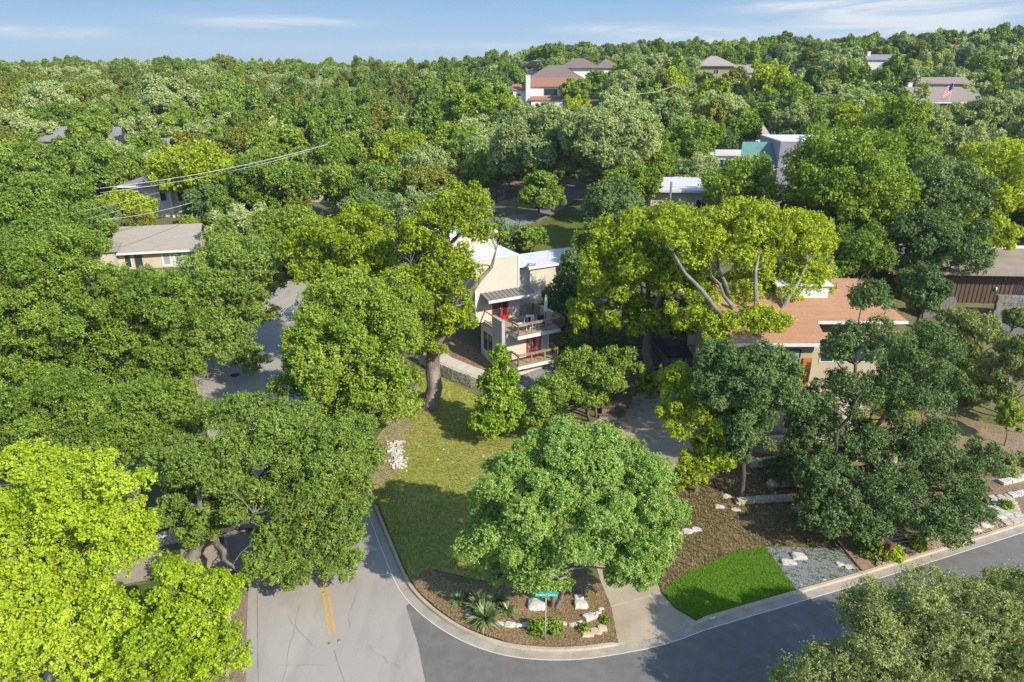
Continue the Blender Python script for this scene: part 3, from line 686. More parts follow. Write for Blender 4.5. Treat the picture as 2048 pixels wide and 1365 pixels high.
def window(root, face, a, z, wd, ht, wall, cols=1, rows=1, m=M_glass, fm=M_white, name='window', fr=.07):
    """face 'f' (local -y, wall at y=wall) or 'l'/'r' (wall at x=wall); a = centre along the wall"""
    mb = MB(); t = .05
    def bx(m_, a0, a1, z0, z1, d0, d1):
        if face == 'f': m_.box(a0, a1, wall-d1, wall-d0, z0, z1)
        elif face == 'b': m_.box(a0, a1, wall+d0, wall+d1, z0, z1)
        elif face == 'l': m_.box(wall-d1, wall-d0, a0, a1, z0, z1)
        else: m_.box(wall+d0, wall+d1, a0, a1, z0, z1)
    x0, x1 = a-wd/2, a+wd/2
    bx(mb, x0-fr, x1+fr, z-fr, z, 0, t); bx(mb, x0-fr, x1+fr, z+ht, z+ht+fr, 0, t)
    bx(mb, x0-fr, x0, z, z+ht, 0, t-.004); bx(mb, x1, x1+fr, z, z+ht, 0, t-.004)
    for i in range(1, cols): q = x0+wd*i/cols; bx(mb, q-.03, q+.03, z, z+ht, .018, t-.008)
    for i in range(1, rows): q = z+ht*i/rows; bx(mb, x0, x1, q-.025, q+.025, .018, t-.012)
    f = mb.build(name, fm, root)
    g = MB(); bx(g, x0, x1, z, z+ht, .002, .016); g.build('pane', m, f)
    return f
def gable_roof(x0, x1, y0, y1, z, h, ov=.5, axis='x', t=.16):
    mb = MB(); X0, X1, Y0, Y1 = x0-ov, x1+ov, y0-ov, y1+ov
    if axis == 'x':
        ym = (y0+y1)/2; k = h/((y1-y0)/2); zl = z-ov*k
        mb.hexa([(X0, Y0, zl), (X1, Y0, zl), (X1, ym, z+h), (X0, ym, z+h), (X0, Y0, zl+t), (X1, Y0, zl+t), (X1, ym, z+h+t), (X0, ym, z+h+t)])
        mb.hexa([(X1, Y1, zl), (X0, Y1, zl), (X0, ym+.001, z+h), (X1, ym+.001, z+h), (X1, Y1, zl+t), (X0, Y1, zl+t), (X0, ym+.001, z+h+t), (X1, ym+.001, z+h+t)])
    else:
        xm = (x0+x1)/2; k = h/((x1-x0)/2); zl = z-ov*k
        mb.hexa([(X0, Y1, zl), (X0, Y0, zl), (xm, Y0, z+h), (xm, Y1, z+h), (X0, Y1, zl+t), (X0, Y0, zl+t), (xm, Y0, z+h+t), (xm, Y1, z+h+t)])
        mb.hexa([(X1, Y0, zl), (X1, Y1, zl), (xm+.001, Y1, z+h), (xm+.001, Y0, z+h), (X1, Y0, zl+t), (X1, Y1, zl+t), (xm+.001, Y1, z+h+t), (xm+.001, Y0, z+h+t)])
    return mb
def gable_wall(mb, x0, x1, y0, y1, z0, z, h, axis='x'):
    mb.box(x0, x1, y0, y1, z0, z)
    if axis == 'x':
        ym = (y0+y1)/2
        mb.mesh([(x0, y0, z), (x0, y1, z), (x0, ym, z+h), (x1, y0, z), (x1, y1, z), (x1, ym, z+h)], [(0, 2, 1), (3, 4, 5), (0, 3, 5, 2), (1, 2, 5, 4)])
    else:
        xm = (x0+x1)/2
        mb.mesh([(x0, y0, z), (x1, y0, z), (xm, y0, z+h), (x0, y1, z), (x1, y1, z), (xm, y1, z+h)], [(0, 1, 2), (3, 5, 4), (0, 2, 5, 3), (1, 4, 5, 2)])
def hip_roof(x0, x1, y0, y1, z, h, ov=.6, t=.18):
    mb = MB(); X0, X1, Y0, Y1 = x0-ov, x1+ov, y0-ov, y1+ov; ym = (Y0+Y1)/2; r = min((X1-X0)/2-.01, (Y1-Y0)/2)
    a, b = (X0+r, ym, z+t+h), (X1-r, ym, z+t+h)
    V = [(X0, Y0, z), (X1, Y0, z), (X1, Y1, z), (X0, Y1, z), (X0, Y0, z+t), (X1, Y0, z+t), (X1, Y1, z+t), (X0, Y1, z+t), a, b]
    mb.mesh(V, [(3, 2, 1, 0), (0, 1, 5, 4), (1, 2, 6, 5), (2, 3, 7, 6), (3, 0, 4, 7), (4, 5, 9, 8), (5, 6, 9), (6, 7, 8, 9), (7, 4, 8)])
    return mb
def house_root(px, py, h, rz, label, name='house', cat='house', down=0., keep=9):
    p = onterr(px, py, h); HOUSEPTS.append((p[0], p[1], keep)); TREEPOS.append((p[0]+2, p[1]+5, keep-4))
    return empty(name, (p[0], p[1], p[2]-h), rz, label, cat), p
def simple_house(px, py, wall_h, rz, wd, dp, label, wallm, roofm, roof='gable', rh=2., ov=.6, axis='x', wins=(), base=-1.5, chim=None, keep=9, trim=None):
    """front eave centre seen at (px,py); local x along the front, local y away; origin at front wall foot"""
    r, p = house_root(px, py, wall_h, rz, label, keep=keep)
    mb = MB()
    if roof == 'gable': gable_wall(mb, -wd/2, wd/2, 0, dp, base, wall_h, rh, axis)
    else: mb.box(-wd/2, wd/2, 0, dp, base, wall_h)
    mb.build('wall', wallm, r)
    if roof == 'gable': rf = gable_roof(-wd/2, wd/2, 0, dp, wall_h+.02, rh, ov, axis).build('roof', roofm, r)
    elif roof == 'hip': rf = hip_roof(-wd/2, wd/2, 0, dp, wall_h+.004, rh, ov).build('roof', roofm, r)
    else:
        q = MB(); q.box(-wd/2-ov, wd/2+ov, -ov, dp+ov, wall_h+.004, wall_h+.3); rf = q.build('roof', roofm, r)
    if trim:
        t = MB(); t.box(-wd/2-ov-.02, wd/2+ov+.02, -ov-.05, -ov-.003, wall_h-.12-(ov*rh/(dp/2) if roof == 'gable' else 0), wall_h+.16-(ov*rh/(dp/2) if roof == 'gable' else 0)); t.build('fascia', trim, r)
    for q in wins: window(r, *q[:1], *q[1:])
    if chim:
        c = MB(); c.box(chim[0]-.5, chim[0]+.5, chim[1]-.4, chim[1]+.4, wall_h, wall_h+rh+1.0); c.box(chim[0]-.58, chim[0]+.58, chim[1]-.48, chim[1]+.48, wall_h+rh+1.003, wall_h+rh+1.15); c.build('chimney', M_white, rf)
    return r

# ---- the modern cream house
HA = math.radians(61)
hx, hy, _ = onplane(1016, 760, 0)
HR = empty('modern_house', (hx, hy, 0), math.pi/2-HA, 'cream modern house with stacked flat roofs, two wooden balconies and red doors', 'house')
HOUSEPTS.append((hx+2, hy+5, 10))
SIDE_U = -.95
def siding(mb, x0, x1, y0, y1, z0, z1, sides='fl', st=.2):
    """core box with lapped boards on the front and left faces"""
    mb.box(x0, x1, y0, y1, z0, z1)
    z = z0
    while z < z1-.02:
        h = min(st-.012, z1-z)
        if 'f' in sides: mb.hexa([(x0, y0-.03, z), (x1, y0-.03, z), (x1, y0-.001, z), (x0, y0-.001, z), (x0, y0-.008, z+h), (x1, y0-.008, z+h), (x1, y0-.001, z+h), (x0, y0-.001, z+h)])
        if 'l' in sides: mb.hexa([(x0-.03, y1, z), (x0-.03, y0, z), (x0-.001, y0, z), (x0-.001, y1, z), (x0-.008, y1, z+h), (x0-.008, y0, z+h), (x0-.001, y0, z+h), (x0-.001, y1, z+h)])
        if 'r' in sides: mb.hexa([(x1+.03, y0, z), (x1+.03, y1, z), (x1+.001, y1, z), (x1+.001, y0, z), (x1+.008, y0, z+h), (x1+.008, y1, z+h), (x1+.001, y1, z+h), (x1+.001, y0, z+h)])
        z += st
q = MB(); q.box(SIDE_U, 3.7, -1.35, 3, -.3, 1.7); q.build('foundation', M_stucco, HR)
q = MB(); siding(q, SIDE_U, 3.6, -.62, 3.0, 1.7, 4.44); q.build('wall', M_siding, HR)              # lower storey
q = MB(); siding(q, -1.75, 2.4, 2.5, 8.5, 4.7, 10.2, 'flr'); q.build('wall', M_siding, HR)         # upper storeys
q = MB(); q.box(-3.4, 1.7, 5.2, 9.5, 10.205, 11.75); q.build('wall', M_siding, HR)                  # roof-top box
q = MB(); q.box(-1.8, 2.45, 2.44, 8.55, 10.2+.003, 10.32); q.box(-3.5, 1.8, 5.1, 9.6, 11.753, 11.9); q.build('roof', M_roofw, HR)
q = MB(); siding(q, SIDE_U-.12, SIDE_U+.16, -.95, .75, -.2, 5.75, 'l'); q.box(SIDE_U-.14, SIDE_U+.18, -.98, .78, 5.753, 5.82); q.build('pier_wall', mat('siding_painted_shade', [(.40, .40, .36), (.46, .46, .42)], .6, .8), HR)  # pier siding grayed: the shade of this left-facing side is painted into its colour
q = MB()
for u, y in ((2.4, 2.47), (-1.75, 2.47)): q.box(u-.07, u+.07, y-.06, y+.03, 4.7, 10.2)
q.box(3.53, 3.67, -.69, -.6, 1.7, 4.44); q.box(SIDE_U-.05, SIDE_U+.02, 2.9, 3.05, 0, 4.4)
q.build('corner_trim', M_trimw, HR)
# decks
def deck(z, y0, y1, x0, x1, rails, name):
    q = MB(); n = int((y1-y0)/.14)
    for i in range(n): q.box(x0, x1, y0+.14*i, y0+.14*i+.13, z-.03, z)
    d = q.build('deck', M_woodd, HR)
    f = MB(); f.box(x0, x1, y0-.04, y0, z-.3, z+.0); f.box(x0-.04, x0, y0-.04, min(y1, y0+1.4), z-.3, z); f.box(x1, x1+.04, y0-.04, y1, z-.3, z); f.box(x0+.01, x1-.01, y0+.01, y0+1.3, z-.29, z-.034)
    f.build('fascia', M_trimw, d)
    for pts_ in rails:
        r = MB(); g = MB()
        for a, b in zip(pts_[:-1], pts_[1:]):
            L_ = math.dist(a, b); n = max(1, round(L_/1.35))
            for i in range(n+1):
                x, y = a[0]+(b[0]-a[0])*i/n, a[1]+(b[1]-a[1])*i/n
                r.box(x-.05, x+.05, y-.05, y+.05, z-.12, z+.98)
            r.bar((a[0], a[1], z+1.0), (b[0], b[1], z+1.0), .14, .045); r.bar((a[0], a[1], z+.88), (b[0], b[1], z+.88), .04, .09); r.bar((a[0], a[1], z+.1), (b[0], b[1], z+.1), .04, .09)
            for k in range(1, 6): g.tube([(a[0], a[1], z+.1+.13*k), (b[0], b[1], z+.1+.13*k)], .006, 4, False)
        rr = r.build('railing', M_wood, HR); g.build('cable', M_metal, rr)
    return d
deck(2.0, -2.0, -.66, -.15, 3.8, [[(-.1, -.75), (-.1, -1.95), (3.75, -1.95), (3.75, -.7)]], 'lower')
deck(4.7, -2.0, 2.42, -.15, 3.9, [[(-.1, -1.0), (-.1, -1.95), (3.85, -1.95), (3.85, -.9)], [(3.85, 1.1), (3.85, 2.4), (2.6, 2.4)]], 'upper')
q = MB(); q.box(SIDE_U-.02, -.16, -.6, 3.02, 4.45, 4.69); q.build('terrace_edge', M_woodd, HR)
r_ = MB()
for y in (.9, 2.9): r_.box(SIDE_U, SIDE_U+.1, y-.05, y+.05, 4.45, 5.7)
r_.bar((SIDE_U+.05, .8, 5.7), (SIDE_U+.05, 3.0, 5.7), .12, .05); r_.bar((SIDE_U+.05, .8, 4.85), (SIDE_U+.05, 3.0, 4.85), .05, .08); r_.build('railing', M_wood, HR)
q = MB(); q.box(3.78, 3.92, -.85, 1.0, 4.4, 5.8); q.box(3.74, 3.96, -.88, 1.03, 5.803, 5.87); q.build('planter_wall', M_siding, HR)
# awning
q = MB(); q.hexa([(-1.3, 1.0, 6.96), (3.3, 1.0, 6.96), (3.3, 2.46, 7.28), (-1.3, 2.46, 7.28), (-1.3, 1.0, 7.02), (3.3, 1.0, 7.02), (3.3, 2.46, 7.34), (-1.3, 2.46, 7.34)])
for i in range(12): x = -1.25+i*.41; q.hexa([(x-.02, 1.0, 7.022), (x+.02, 1.0, 7.022), (x+.02, 2.46, 7.342), (x-.02, 2.46, 7.342), (x-.02, 1.0, 7.07), (x+.02, 1.0, 7.07), (x+.02, 2.46, 7.39), (x-.02, 2.46, 7.39)])
aw = q.build('awning', M_metal, HR)
q = MB(); q.box(-1.3, 3.3, .94, .997, 6.84, 7.08); q.box(3.303, 3.35, .94, 2.46, 6.9, 7.1); q.build('fascia', M_trimw, aw)
# doors: red frame, glass
def door(x0, x1, y, z0, z1, glass, half=None, name='door'):
    m = MB(); f = .11; n = 2; wv = (x1-x0)/n
    for i in range(n):
        a, b = x0+wv*i, x0+wv*(i+1)
        if half == 0 and i == 0: continue
        m.box(a, a+(f if i == 0 else .2), y-.06, y-.002, z0, z1); m.box(b-f, b-.002, y-.06, y-.002, z0, z1); m.box(a+f, b-f, y-.06, y-.002, z1-f, z1); m.box(a+f, b-f, y-.06, y-.002, z0, z0+.3)
    m.box(x0-.05, x0-.003, y-.05, y-.002, z0, z1+.05); m.box(x1+.003, x1+.05, y-.05, y-.002, z0, z1+.05); m.box(x0, x1, y-.05, y-.002, z1+.003, z1+.05)
    d = m.build(name, M_red, HR)
    g = MB(); g.box(x0, x1, y-.035, y-.005, z0+.02, z1-.01); g.build('pane', glass, d)
    h = MB(); h.lathe([(0, 0), (.03, .01), (.03, .05), (0, .06)], 8, (x0+wv-.06, y-.1, z0+1.0)); h.build('handle', M_white, d)
door(1.5, 2.8, -.65, 2.0, 4.22, M_curt)
door(-.15, 1.35, 2.47, 4.7, 6.85, M_glass, 0)
window(HR, 'l', 1.75, 2.2, 1.75, 1.75, SIDE_U-.03, 2, 1, M_glass, M_trimw)
q = MB(); q.box(SIDE_U-.035, SIDE_U-.003, .78, 2.85, .6, 2.05); q.build('panel', M_stucco, HR)
# white roofed wings behind
q = MB(); q.box(2.46, 4.4, 4.4, 6.4, 3.5, 8.7); q.build('wall', M_siding, HR); q = MB(); q.box(2.46, 4.9, 3.6, 6.6, 8.703, 8.95); q.build('roof', M_roofw, HR)
WR = empty('garage_wing', (hx, hy, 0), math.pi/2-HA, 'low cream outbuilding with a flat white roof behind the modern house', 'outbuilding')
q = MB(); siding(q, 6.6, 14.5, 7.6, 12, 2.5, 7.2, 'fl'); q.build('wall', M_stucco, WR)
q = MB(); q.box(6.3, 14.8, 7.3, 12.3, 7.203, 7.42); q.build('roof', M_roofw, WR)

# deck furniture
def at_house(u, v): c, s_ = math.cos(math.pi/2-HA), math.sin(math.pi/2-HA); return (hx+u*c-v*s_, hy+u*s_+v*c)
def chair(u, v, rz, label):
    x, y = at_house(u, v); r = empty('deck_chair', (x, y, 4.7), rz, label, 'chair', 'chairs on the upper balcony')
    f = MB()
    for a in (-.34, .34):
        f.box(a-.03, a+.03, -.36, .36, .55, .6)
        for b in (-.33, .33): f.box(a-.03, a+.03, b-.03, b+.03, 0, .55)
    f.box(-.31, .31, -.36, -.3, .25, .32); f.box(-.31, .31, .3, .36, .25, .9); f.build('frame', M_white, r)
    c = MB(); c.box(-.3, .3, -.34, .28, .325, .47); c.build('seat', M_navy, r)
    c = MB(); c.box(-.3, .3, .16, .296, .474, .95); c.build('backrest', M_navy, r)
chair(1.6, -.9, math.pi/2-HA+.3, 'navy-cushioned chair nearest the table on the upper balcony')
chair(2.3, .3, math.pi/2-HA+2.6, 'navy-cushioned chair farthest back, facing the street')
chair(2.75, -.9, math.pi/2-HA-.2, 'navy-cushioned chair standing right beside the closed parasol')
x, y = at_house(.75, -.7); TB = empty('deck_table', (x, y, 4.7), math.pi/2-HA, 'white slatted table on the upper balcony', 'table')
q = MB()
for i in range(6): q.box(-.5, .5, -.42+.145*i, -.42+.145*i+.125, .44, .48)
q.build('tabletop', M_white, TB)
for a in (-.44, .44):
    for b in (-.38, .38): q = MB(); q.box(a-.03, a+.03, b-.03, b+.03, 0, .438); q.build('leg', M_white, TB)
x, y = at_house(3.25, -.75); U = empty('parasol', (x, y, 4.7), 0, 'closed white parasol standing at the corner of the upper balcony', 'parasol')
q = MB(); q.lathe([(.0, .0), (.26, .0), (.26, .06), (.05, .09), (.03, .12), (.03, 2.75), (0, 2.8)], 12); q.build('pole', M_dark, U)
q = MB(); q.lathe([(.035, 1.35), (.17, 1.2), (.2, 1.35), (.13, 1.6), (.15, 1.9), (.13, 2.2), (.11, 2.5), (.05, 2.72), (0, 2.76)], 12); q.build('canopy', M_white, U)

# ---- orange-roofed house on the right (local x along the street-facing front)
OR = empty('shingle_house', (12.3, 42.5, 1.0), 0, 'large tan stucco house under a low orange-brown shingle roof', 'house')
HOUSEPTS.append((19, 47, 10)); 
k = .36
q = MB()
M_tan = mat('tan_stucco', [(.46, .38, .26), (.54, .46, .33)], .8, .9, .2)
q.box(2.8, 8.0, .6, 13, -2.5, 6.85); q.box(8.003, 14, 2.8, 13, -2.5, 6.85); q.build('wall', M_tan, OR)
q = MB(); q.box(2.75, 8.05, .53, .597, -2.5, -.1); q.box(8.055, 14.1, 2.73, 2.797, -2.5, -.1); q.build('base_wall', mat('rust_base', [(.30, .10, .05), (.40, .15, .08)], 1., .9), OR)
q = MB(); t = .2
def zr(y): return 7.0+y*k
q.hexa([(2.3, 0, 7.0), (8.6, 0, 7.0), (8.6, 2.2, zr(2.2)), (2.3, 2.2, zr(2.2)), (2.3, 0, 7.0+t), (8.6, 0, 7.0+t), (8.6, 2.2, zr(2.2)+t), (2.3, 2.2, zr(2.2)+t)])
q.hexa([(2.3, 2.201, zr(2.2)), (14.8, 2.201, zr(2.2)), (14.0, 6.8, zr(6.8)), (2.3, 6.8, zr(6.8)), (2.3, 2.201, zr(2.2)+t), (14.8, 2.201, zr(2.2)+t), (13.2, 6.8, zr(6.8)+t), (2.3, 6.8, zr(6.8)+t)])
q.hexa([(14.8, 13.6, 7.0), (2.3, 13.6, 7.0), (2.3, 6.801, zr(6.8)), (13.2, 6.801, zr(6.8)), (14.8, 13.6, 7.0+t), (2.3, 13.6, 7.0+t), (2.3, 6.801, zr(6.8)+t), (13.2, 6.801, zr(6.8)+t)])
orf = q.build('roof', shingle('orange_shingle', (.43, .235, .135)), OR)
q = MB(); q.box(2.25, 8.65, -.12, -.003, 6.98, 7.17); q.box(8.66, 14.85, 2.07, 2.196, zr(2.2)-.02, zr(2.2)+.17); q.build('gutter', M_white, OR)
q = MB(); q.box(6.6, 10.2, 4.6, 6.6, zr(4.6), 9.75); q.box(6.4, 10.4, 4.4, 6.8, 9.753, 9.88); q.build('clerestory', M_white, orf)
q = MB(); q.lathe([(.26, 0), (.26, .4), (.38, .42), (.32, .62), (0, .7)], 10, (5.2, 1.9, zr(1.9))); q.build('chimney', M_dark, orf)
q = MB()
for a in (9.5, 11.2, 12.4): q.tube([(a, 5.6, zr(5.6)), (a, 5.6, zr(5.6)+.65)], .06, 8)
q.build('vent_pipe', M_metal, orf)
for a, ww in ((4.9, 1.0), (6.5, 1.15)): window(OR, 'f', a, 4.7, ww, 1.75, .6, 1, 1, M_curt if a > 6 else M_glass, M_tan if a < 6 else M_dark)
window(OR, 'f', 3.7, 4.7, 1.6, 1.6, .6, 2); window(OR, 'f', 10.5, 4.7, 1.8, 1.5, 2.8, 2); window(OR, 'f', 4.2, 1.1, 1.6, 1.4, .6, 2); window(OR, 'f', 12.7, 4.7, 1.2, 1.5, 2.8, 1)
q = MB(); q.box(7.35, 7.95, .5, .58, 3.8, 5.9); q.build('door', mat('orange_door', [(.5, .18, .04), (.58, .22, .05)], 1., .5), OR)
# outside stair
ST = empty('stairway', (22.6, 40.6, 0), 0, 'pale stone stairway climbing to the orange-roofed house behind the dark oak', 'stairs')
q = MB()
for i in range(11): q.box(-.8+i*.16, .8+i*.16, .38*i, .38*i+.379, -.6, 1.0+.17*i)
q.build('steps', M_limestone, ST)

# ---- dark deck house left of the orange roof
p = onterr(1334, 742); DX, DY, DZ = p
DK = empty('dark_deck', (DX, DY, DZ), .12, 'dark gray raised deck with slatted skirt and metal railing under the wide pecan', 'deck')
HOUSEPTS.append((DX+3, DY+3, 7))
q = MB(); q.box(0, 5.2, 0, 4.2, 1.12, 1.25); q.build('platform', M_dark, DK)
q = MB()
for i in range(9): q.box(0, 5.2, -.03, .0-.002, .08+.12*i, .16+.12*i); q.box(-.03, -.002, 0, 4.2, .08+.12*i, .16+.12*i)
q.build('skirt', mat('gray_slat', [(.18, .17, .16), (.24, .23, .22)], 1., .8), DK)
q = MB(); q.box(.1, 5.1, .1, 4.1, 0, 1.1); q.build('base', M_dark, DK)
q = MB()
for a, b in (((0, 0), (5.2, 0)), ((0, 0), (0, 4.2))):
    q.bar((a[0], a[1], 2.2), (b[0], b[1], 2.2), .06, .05); q.bar((a[0], a[1], 1.36), (b[0], b[1], 1.36), .04, .04)
    n = int(math.dist(a, b)/.13)
    for i in range(n+1): x, y = a[0]+(b[0]-a[0])*i/n, a[1]+(b[1]-a[1])*i/n; q.bar((x, y, 1.25), (x, y, 2.19), .02 if i % 10 else .06)
q.build('railing', M_dark, DK)
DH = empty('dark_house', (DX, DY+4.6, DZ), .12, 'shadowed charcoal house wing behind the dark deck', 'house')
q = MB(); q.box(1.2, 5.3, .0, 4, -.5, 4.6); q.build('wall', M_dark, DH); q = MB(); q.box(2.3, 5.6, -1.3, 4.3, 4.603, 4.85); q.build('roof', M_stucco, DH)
SS = empty('striped_stair', (DX-1.3, DY+.5, DZ), .3, 'weathered wood stairway climbing beside the dark deck', 'stairs')
q = MB()
for i in range(13): q.box(-.8, .8, .33*i, .33*i+.27, .19*i, .19*i+.06)
for a in (-.84, .84): q.hexa([(a-.03, 0, -.2), (a+.03, 0, -.2), (a+.03, 4.3, 2.2), (a-.03, 4.3, 2.2), (a-.03, 0, .1), (a+.03, 0, .1), (a+.03, 4.3, 2.5), (a-.03, 4.3, 2.5)])
q.build('steps', mat('old_wood', [(.22, .17, .13), (.34, .27, .21)], 2., .9), SS)

# ---- low brown house at the right edge
BH, p = house_root(1990, 552, 3.2, -.06, 'low brown board-and-batten house with a flat tan roof at the right edge', keep=11)
M_brown = mat('brown_boards', [(.10, .065, .045), (.16, .105, .075)], 2., .85, .2, stretch=(4, 4, .3))
q = MB(); q.box(-7.5, 10, .9, 9, -1.5, 3.2)
for i in range(44): q.box(-7.4+i*.4, -7.35+i*.4, .85, .897, -1.5, 3.19)
q.build('wall', M_brown, BH)
q = MB(); q.box(-9.2, 11, -.1, 10, 3.203, 3.45); q.build('roof', mat('tan_gravel_roof', [(.30, .245, .19), (.40, .335, .27)], .5, .9, .2), BH)
q = MB(); q.box(-9.2, 11, 10.003, 10.3, 3.2, 3.7); q.build('parapet', M_white, BH)
window(BH, 'f', 3.3, .6, .9, 1.9, .9, 1, 1, M_glass, M_brown); window(BH, 'f', -4.5, .8, 2.2, 1.2, .9, 3, 1, M_glass, M_brown)
q = MB(); q.lathe([(0, 0), (.09, .05), (.12, .3), (0, .42)], 8, (.9, .78, 1.5)); q.build('wall_lamp', M_white, BH)

# ---- beige cottage on the left
BC = simple_house(310, 497, 2.7, .23, 9.5, 8.5, 'beige cottage with a tan-gray gable roof beside the street bend', mat('beige_siding', [(.52, .45, .34), (.60, .53, .41)], .8, .8), shingle('tan_shingle', (.36, .32, .27)), 'gable', 2.1, .8, 'x',
   [('f', -3.6, .3, .7, 1.9, 0, 1, 1, M_glass, M_white), ('f', -2.3, .1, .8, 2.0, 0, 1, 1, M_glass, M_brown), ('f', 1.2, .4, .8, 1.9, 0, 1, 1, M_curt, M_white, 'window', .25), ('f', 2.7, .4, .8, 1.9, 0, 1, 1, M_curt, M_white, 'window', .25), ('f', 4.1, .4, .5, 1.9, 0, 1, 1, M_curt, M_white, 'window', .2)], trim=M_white, keep=8)
q = MB(); q.box(-7.6, -4.75, -1.2, 6, -1, 2.9); q.build('wall', M_stucco, BC)
q = gable_roof(-8.6, -4.6, -1.2, 6.2, 2.9, .7, .4, 'x'); q.build('roof', shingle('gray_shingle_porch', (.34, .31, .28)), BC)

# ---- other houses, near to far
M_gsh = shingle('gray_shingle', (.27, .265, .28)); M_wh = mat('white_wall', [(.68, .68, .67), (.76, .76, .75)], .8, .8); M_bsh = shingle('brown_shingle', (.21, .165, .14)); M_rt = shingle('terracotta_tile', (.34, .17, .115)); M_tsh = shingle('taupe_shingle', (.36, .31, .28))
simple_house(645, 372, 3., -.08, 9, 8, 'tan-roofed cottage half hidden in trees in the left valley', M_siding, shingle('pinkish_shingle', (.40, .31, .26)), 'gable', 2.2, .6, 'x', [('f', -3.1, .8, 1.2, 1.4, 0, 2), ('f', 2.5, .8, 1.2, 1.4, 0, 2)], trim=M_white)
CG = simple_house(320, 372, 5.2, .12, 12, 9, 'gray-roofed two-storey house with white columns behind the power lines', M_siding, shingle('purple_shingle', (.25, .22, .24)), 'hip', 1.6, .6, 'x', [('f', .2, 2.7, .9, 1.9, 0, 1), ('f', 3.6, 2.6, 2.2, 1.9, 0, 3), ('f', 3.6, .2, 1.6, 1.9, 0, 2), ('f', -3.6, 2.7, 1.2, 1.6, 0, 2)], trim=M_white)
for a in (1.5, 5.3, 5.9): q = MB(); q.box(a-.15, a+.15, -.55, -.25, -.5, 5.19); q.build('column', M_white, CG)
simple_house(320, 300, 3., .08, 9, 8, 'gray-roofed bungalow with a white ridge cap left of the power lines', M_wh, M_gsh, 'gable', 2., .5, 'x', [('f', -2, .8, 1.4, 1.2, 0, 2)], trim=M_white)
for px_, lab in ((428, 'white gabled roof end peeking out of the trees, left of its twin'), (452, 'white gabled roof end peeking out of the trees, right of its twin')):
    simple_house(px_, 291, 3.4, .25, 4.2, 7, lab, M_wh, M_gsh, 'gable', 1.5, .5, 'y', [('f', 0, 1., 1., 1.2, 0, 2)], keep=6)
simple_house(170, 281, 3.2, -.05, 22, 9, 'long blue-gray roofed house at the far left', mat('peach_wall', [(.52, .42, .28), (.6, .5, .35)], .8, .8), M_gsh, 'gable', 2.6, .6, 'x', [('f', -5, .8, 1.4, 1.2, 0, 2), ('f', 4, .8, 1.4, 1.2, 0, 2)], keep=12)
simple_house(655, 240, 3., .1, 9, 7, 'pale rooftop barely showing in the middle of the left woods', M_wh, M_tsh, 'gable', 1.2, .5, 'x', [('f', 0, .8, 1.4, 1.2, 0, 2)], chim=(3.5, 3))
# flat cream house with the red-brown shed
FH = simple_house(1385, 384, 3.3, -.12, 15, 9, 'flat-roofed cream stucco house behind the transformer pole', M_stucco, M_roofw, 'flat', .3, .9, 'x', [('f', 1.2, .9, 1.3, 1.5, 0, 2, 1, M_glass, M_white), ('f', -5.6, .6, 1.6, 1.9, 0, 2)], keep=10)
q = MB(); q.box(2.2, 8.4, -1.6, -.9-.003, 3.0, 3.2); q.build('roof', M_metal, FH)
sp_ = onterr(1500, 388, 2.6); SH = empty('shed', (sp_[0], sp_[1], sp_[2]-2.6), .42, 'red-brown plank shed under the power lines', 'shed'); HOUSEPTS.append((sp_[0], sp_[1], 6))
q = MB(); q.box(-4, 4, 0, 4, -2.5, 2.6); q.build('wall', mat('rust_boards', [(.16, .06, .04), (.24, .095, .06)], 1., .85, .2, stretch=(3, 3, .4)), SH)
q = MB(); q.box(-4.3, 4.3, -.3, 4.3, 2.603, 2.8); q.build('roof', M_dark, SH)
# purple-gray house with the teal roof
PG, p = house_root(1575, 284, 7.5, -.05, 'boxy purple-gray house with a teal metal roof', keep=10)
M_pur = mat('lilac_stucco', [(.27, .24, .29), (.33, .30, .35)], .6, .9, .1)
q = MB(); q.box(-.8, 9, 0, 9, -3, 7.5); q.build('wall', M_pur, PG); q = MB(); q.box(-5.2, -.803, .8, 8, -3, 4.3); q.build('wall', M_pur, PG)
q = MB(); q.hexa([(-5.6, .2, 4.35), (-.81, .2, 4.35), (-.81, 3.5, 7.0), (-4.6, 3.5, 7.0), (-5.6, .2, 4.5), (-.81, .2, 4.5), (-.81, 3.5, 7.15), (-4.6, 3.5, 7.15)]); q.build('roof', mat('teal_metal', [(.10, .24, .20), (.15, .30, .26)], 1., .4), PG)
q = MB(); q.box(-.85, 9.05, -.05, 9.05, 7.503, 7.62); q.build('roof', M_trimw, PG); q = MB(); q.box(2.5, 4, 2, 3.4, 7.63, 8.0); q.build('vent', M_white, PG)
window(PG, 'f', 4, 2.5, 1.2, 1.4, 0, 2)
# small far garage roofs
simple_house(1475, 312, 2.6, -.1, 8, 6, 'long low white roof behind the umbrella-shaped elm', M_wh, M_roofw, 'flat', .3, .4, 'x', [('f', -2, .8, 1.4, 1.2, 0, 2)], keep=7)
simple_house(1513, 272, 3., .5, 6, 6, 'taupe gable roof just above the white garage roof', M_wh, M_tsh, 'gable', 2.6, .5, 'x', [('f', 0, .8, 1., 1.2, 0, 2)], keep=6)
simple_house(1930, 270, 3., .02, 15, 7, 'long blue-trimmed low roof under the right-hand oaks', mat('blue_wall', [(.10, .16, .30), (.15, .22, .38)], 1., .8), M_tsh, 'flat', .3, .5, 'x', [('f', 2, .8, 1.4, 1.2, 0, 2)])
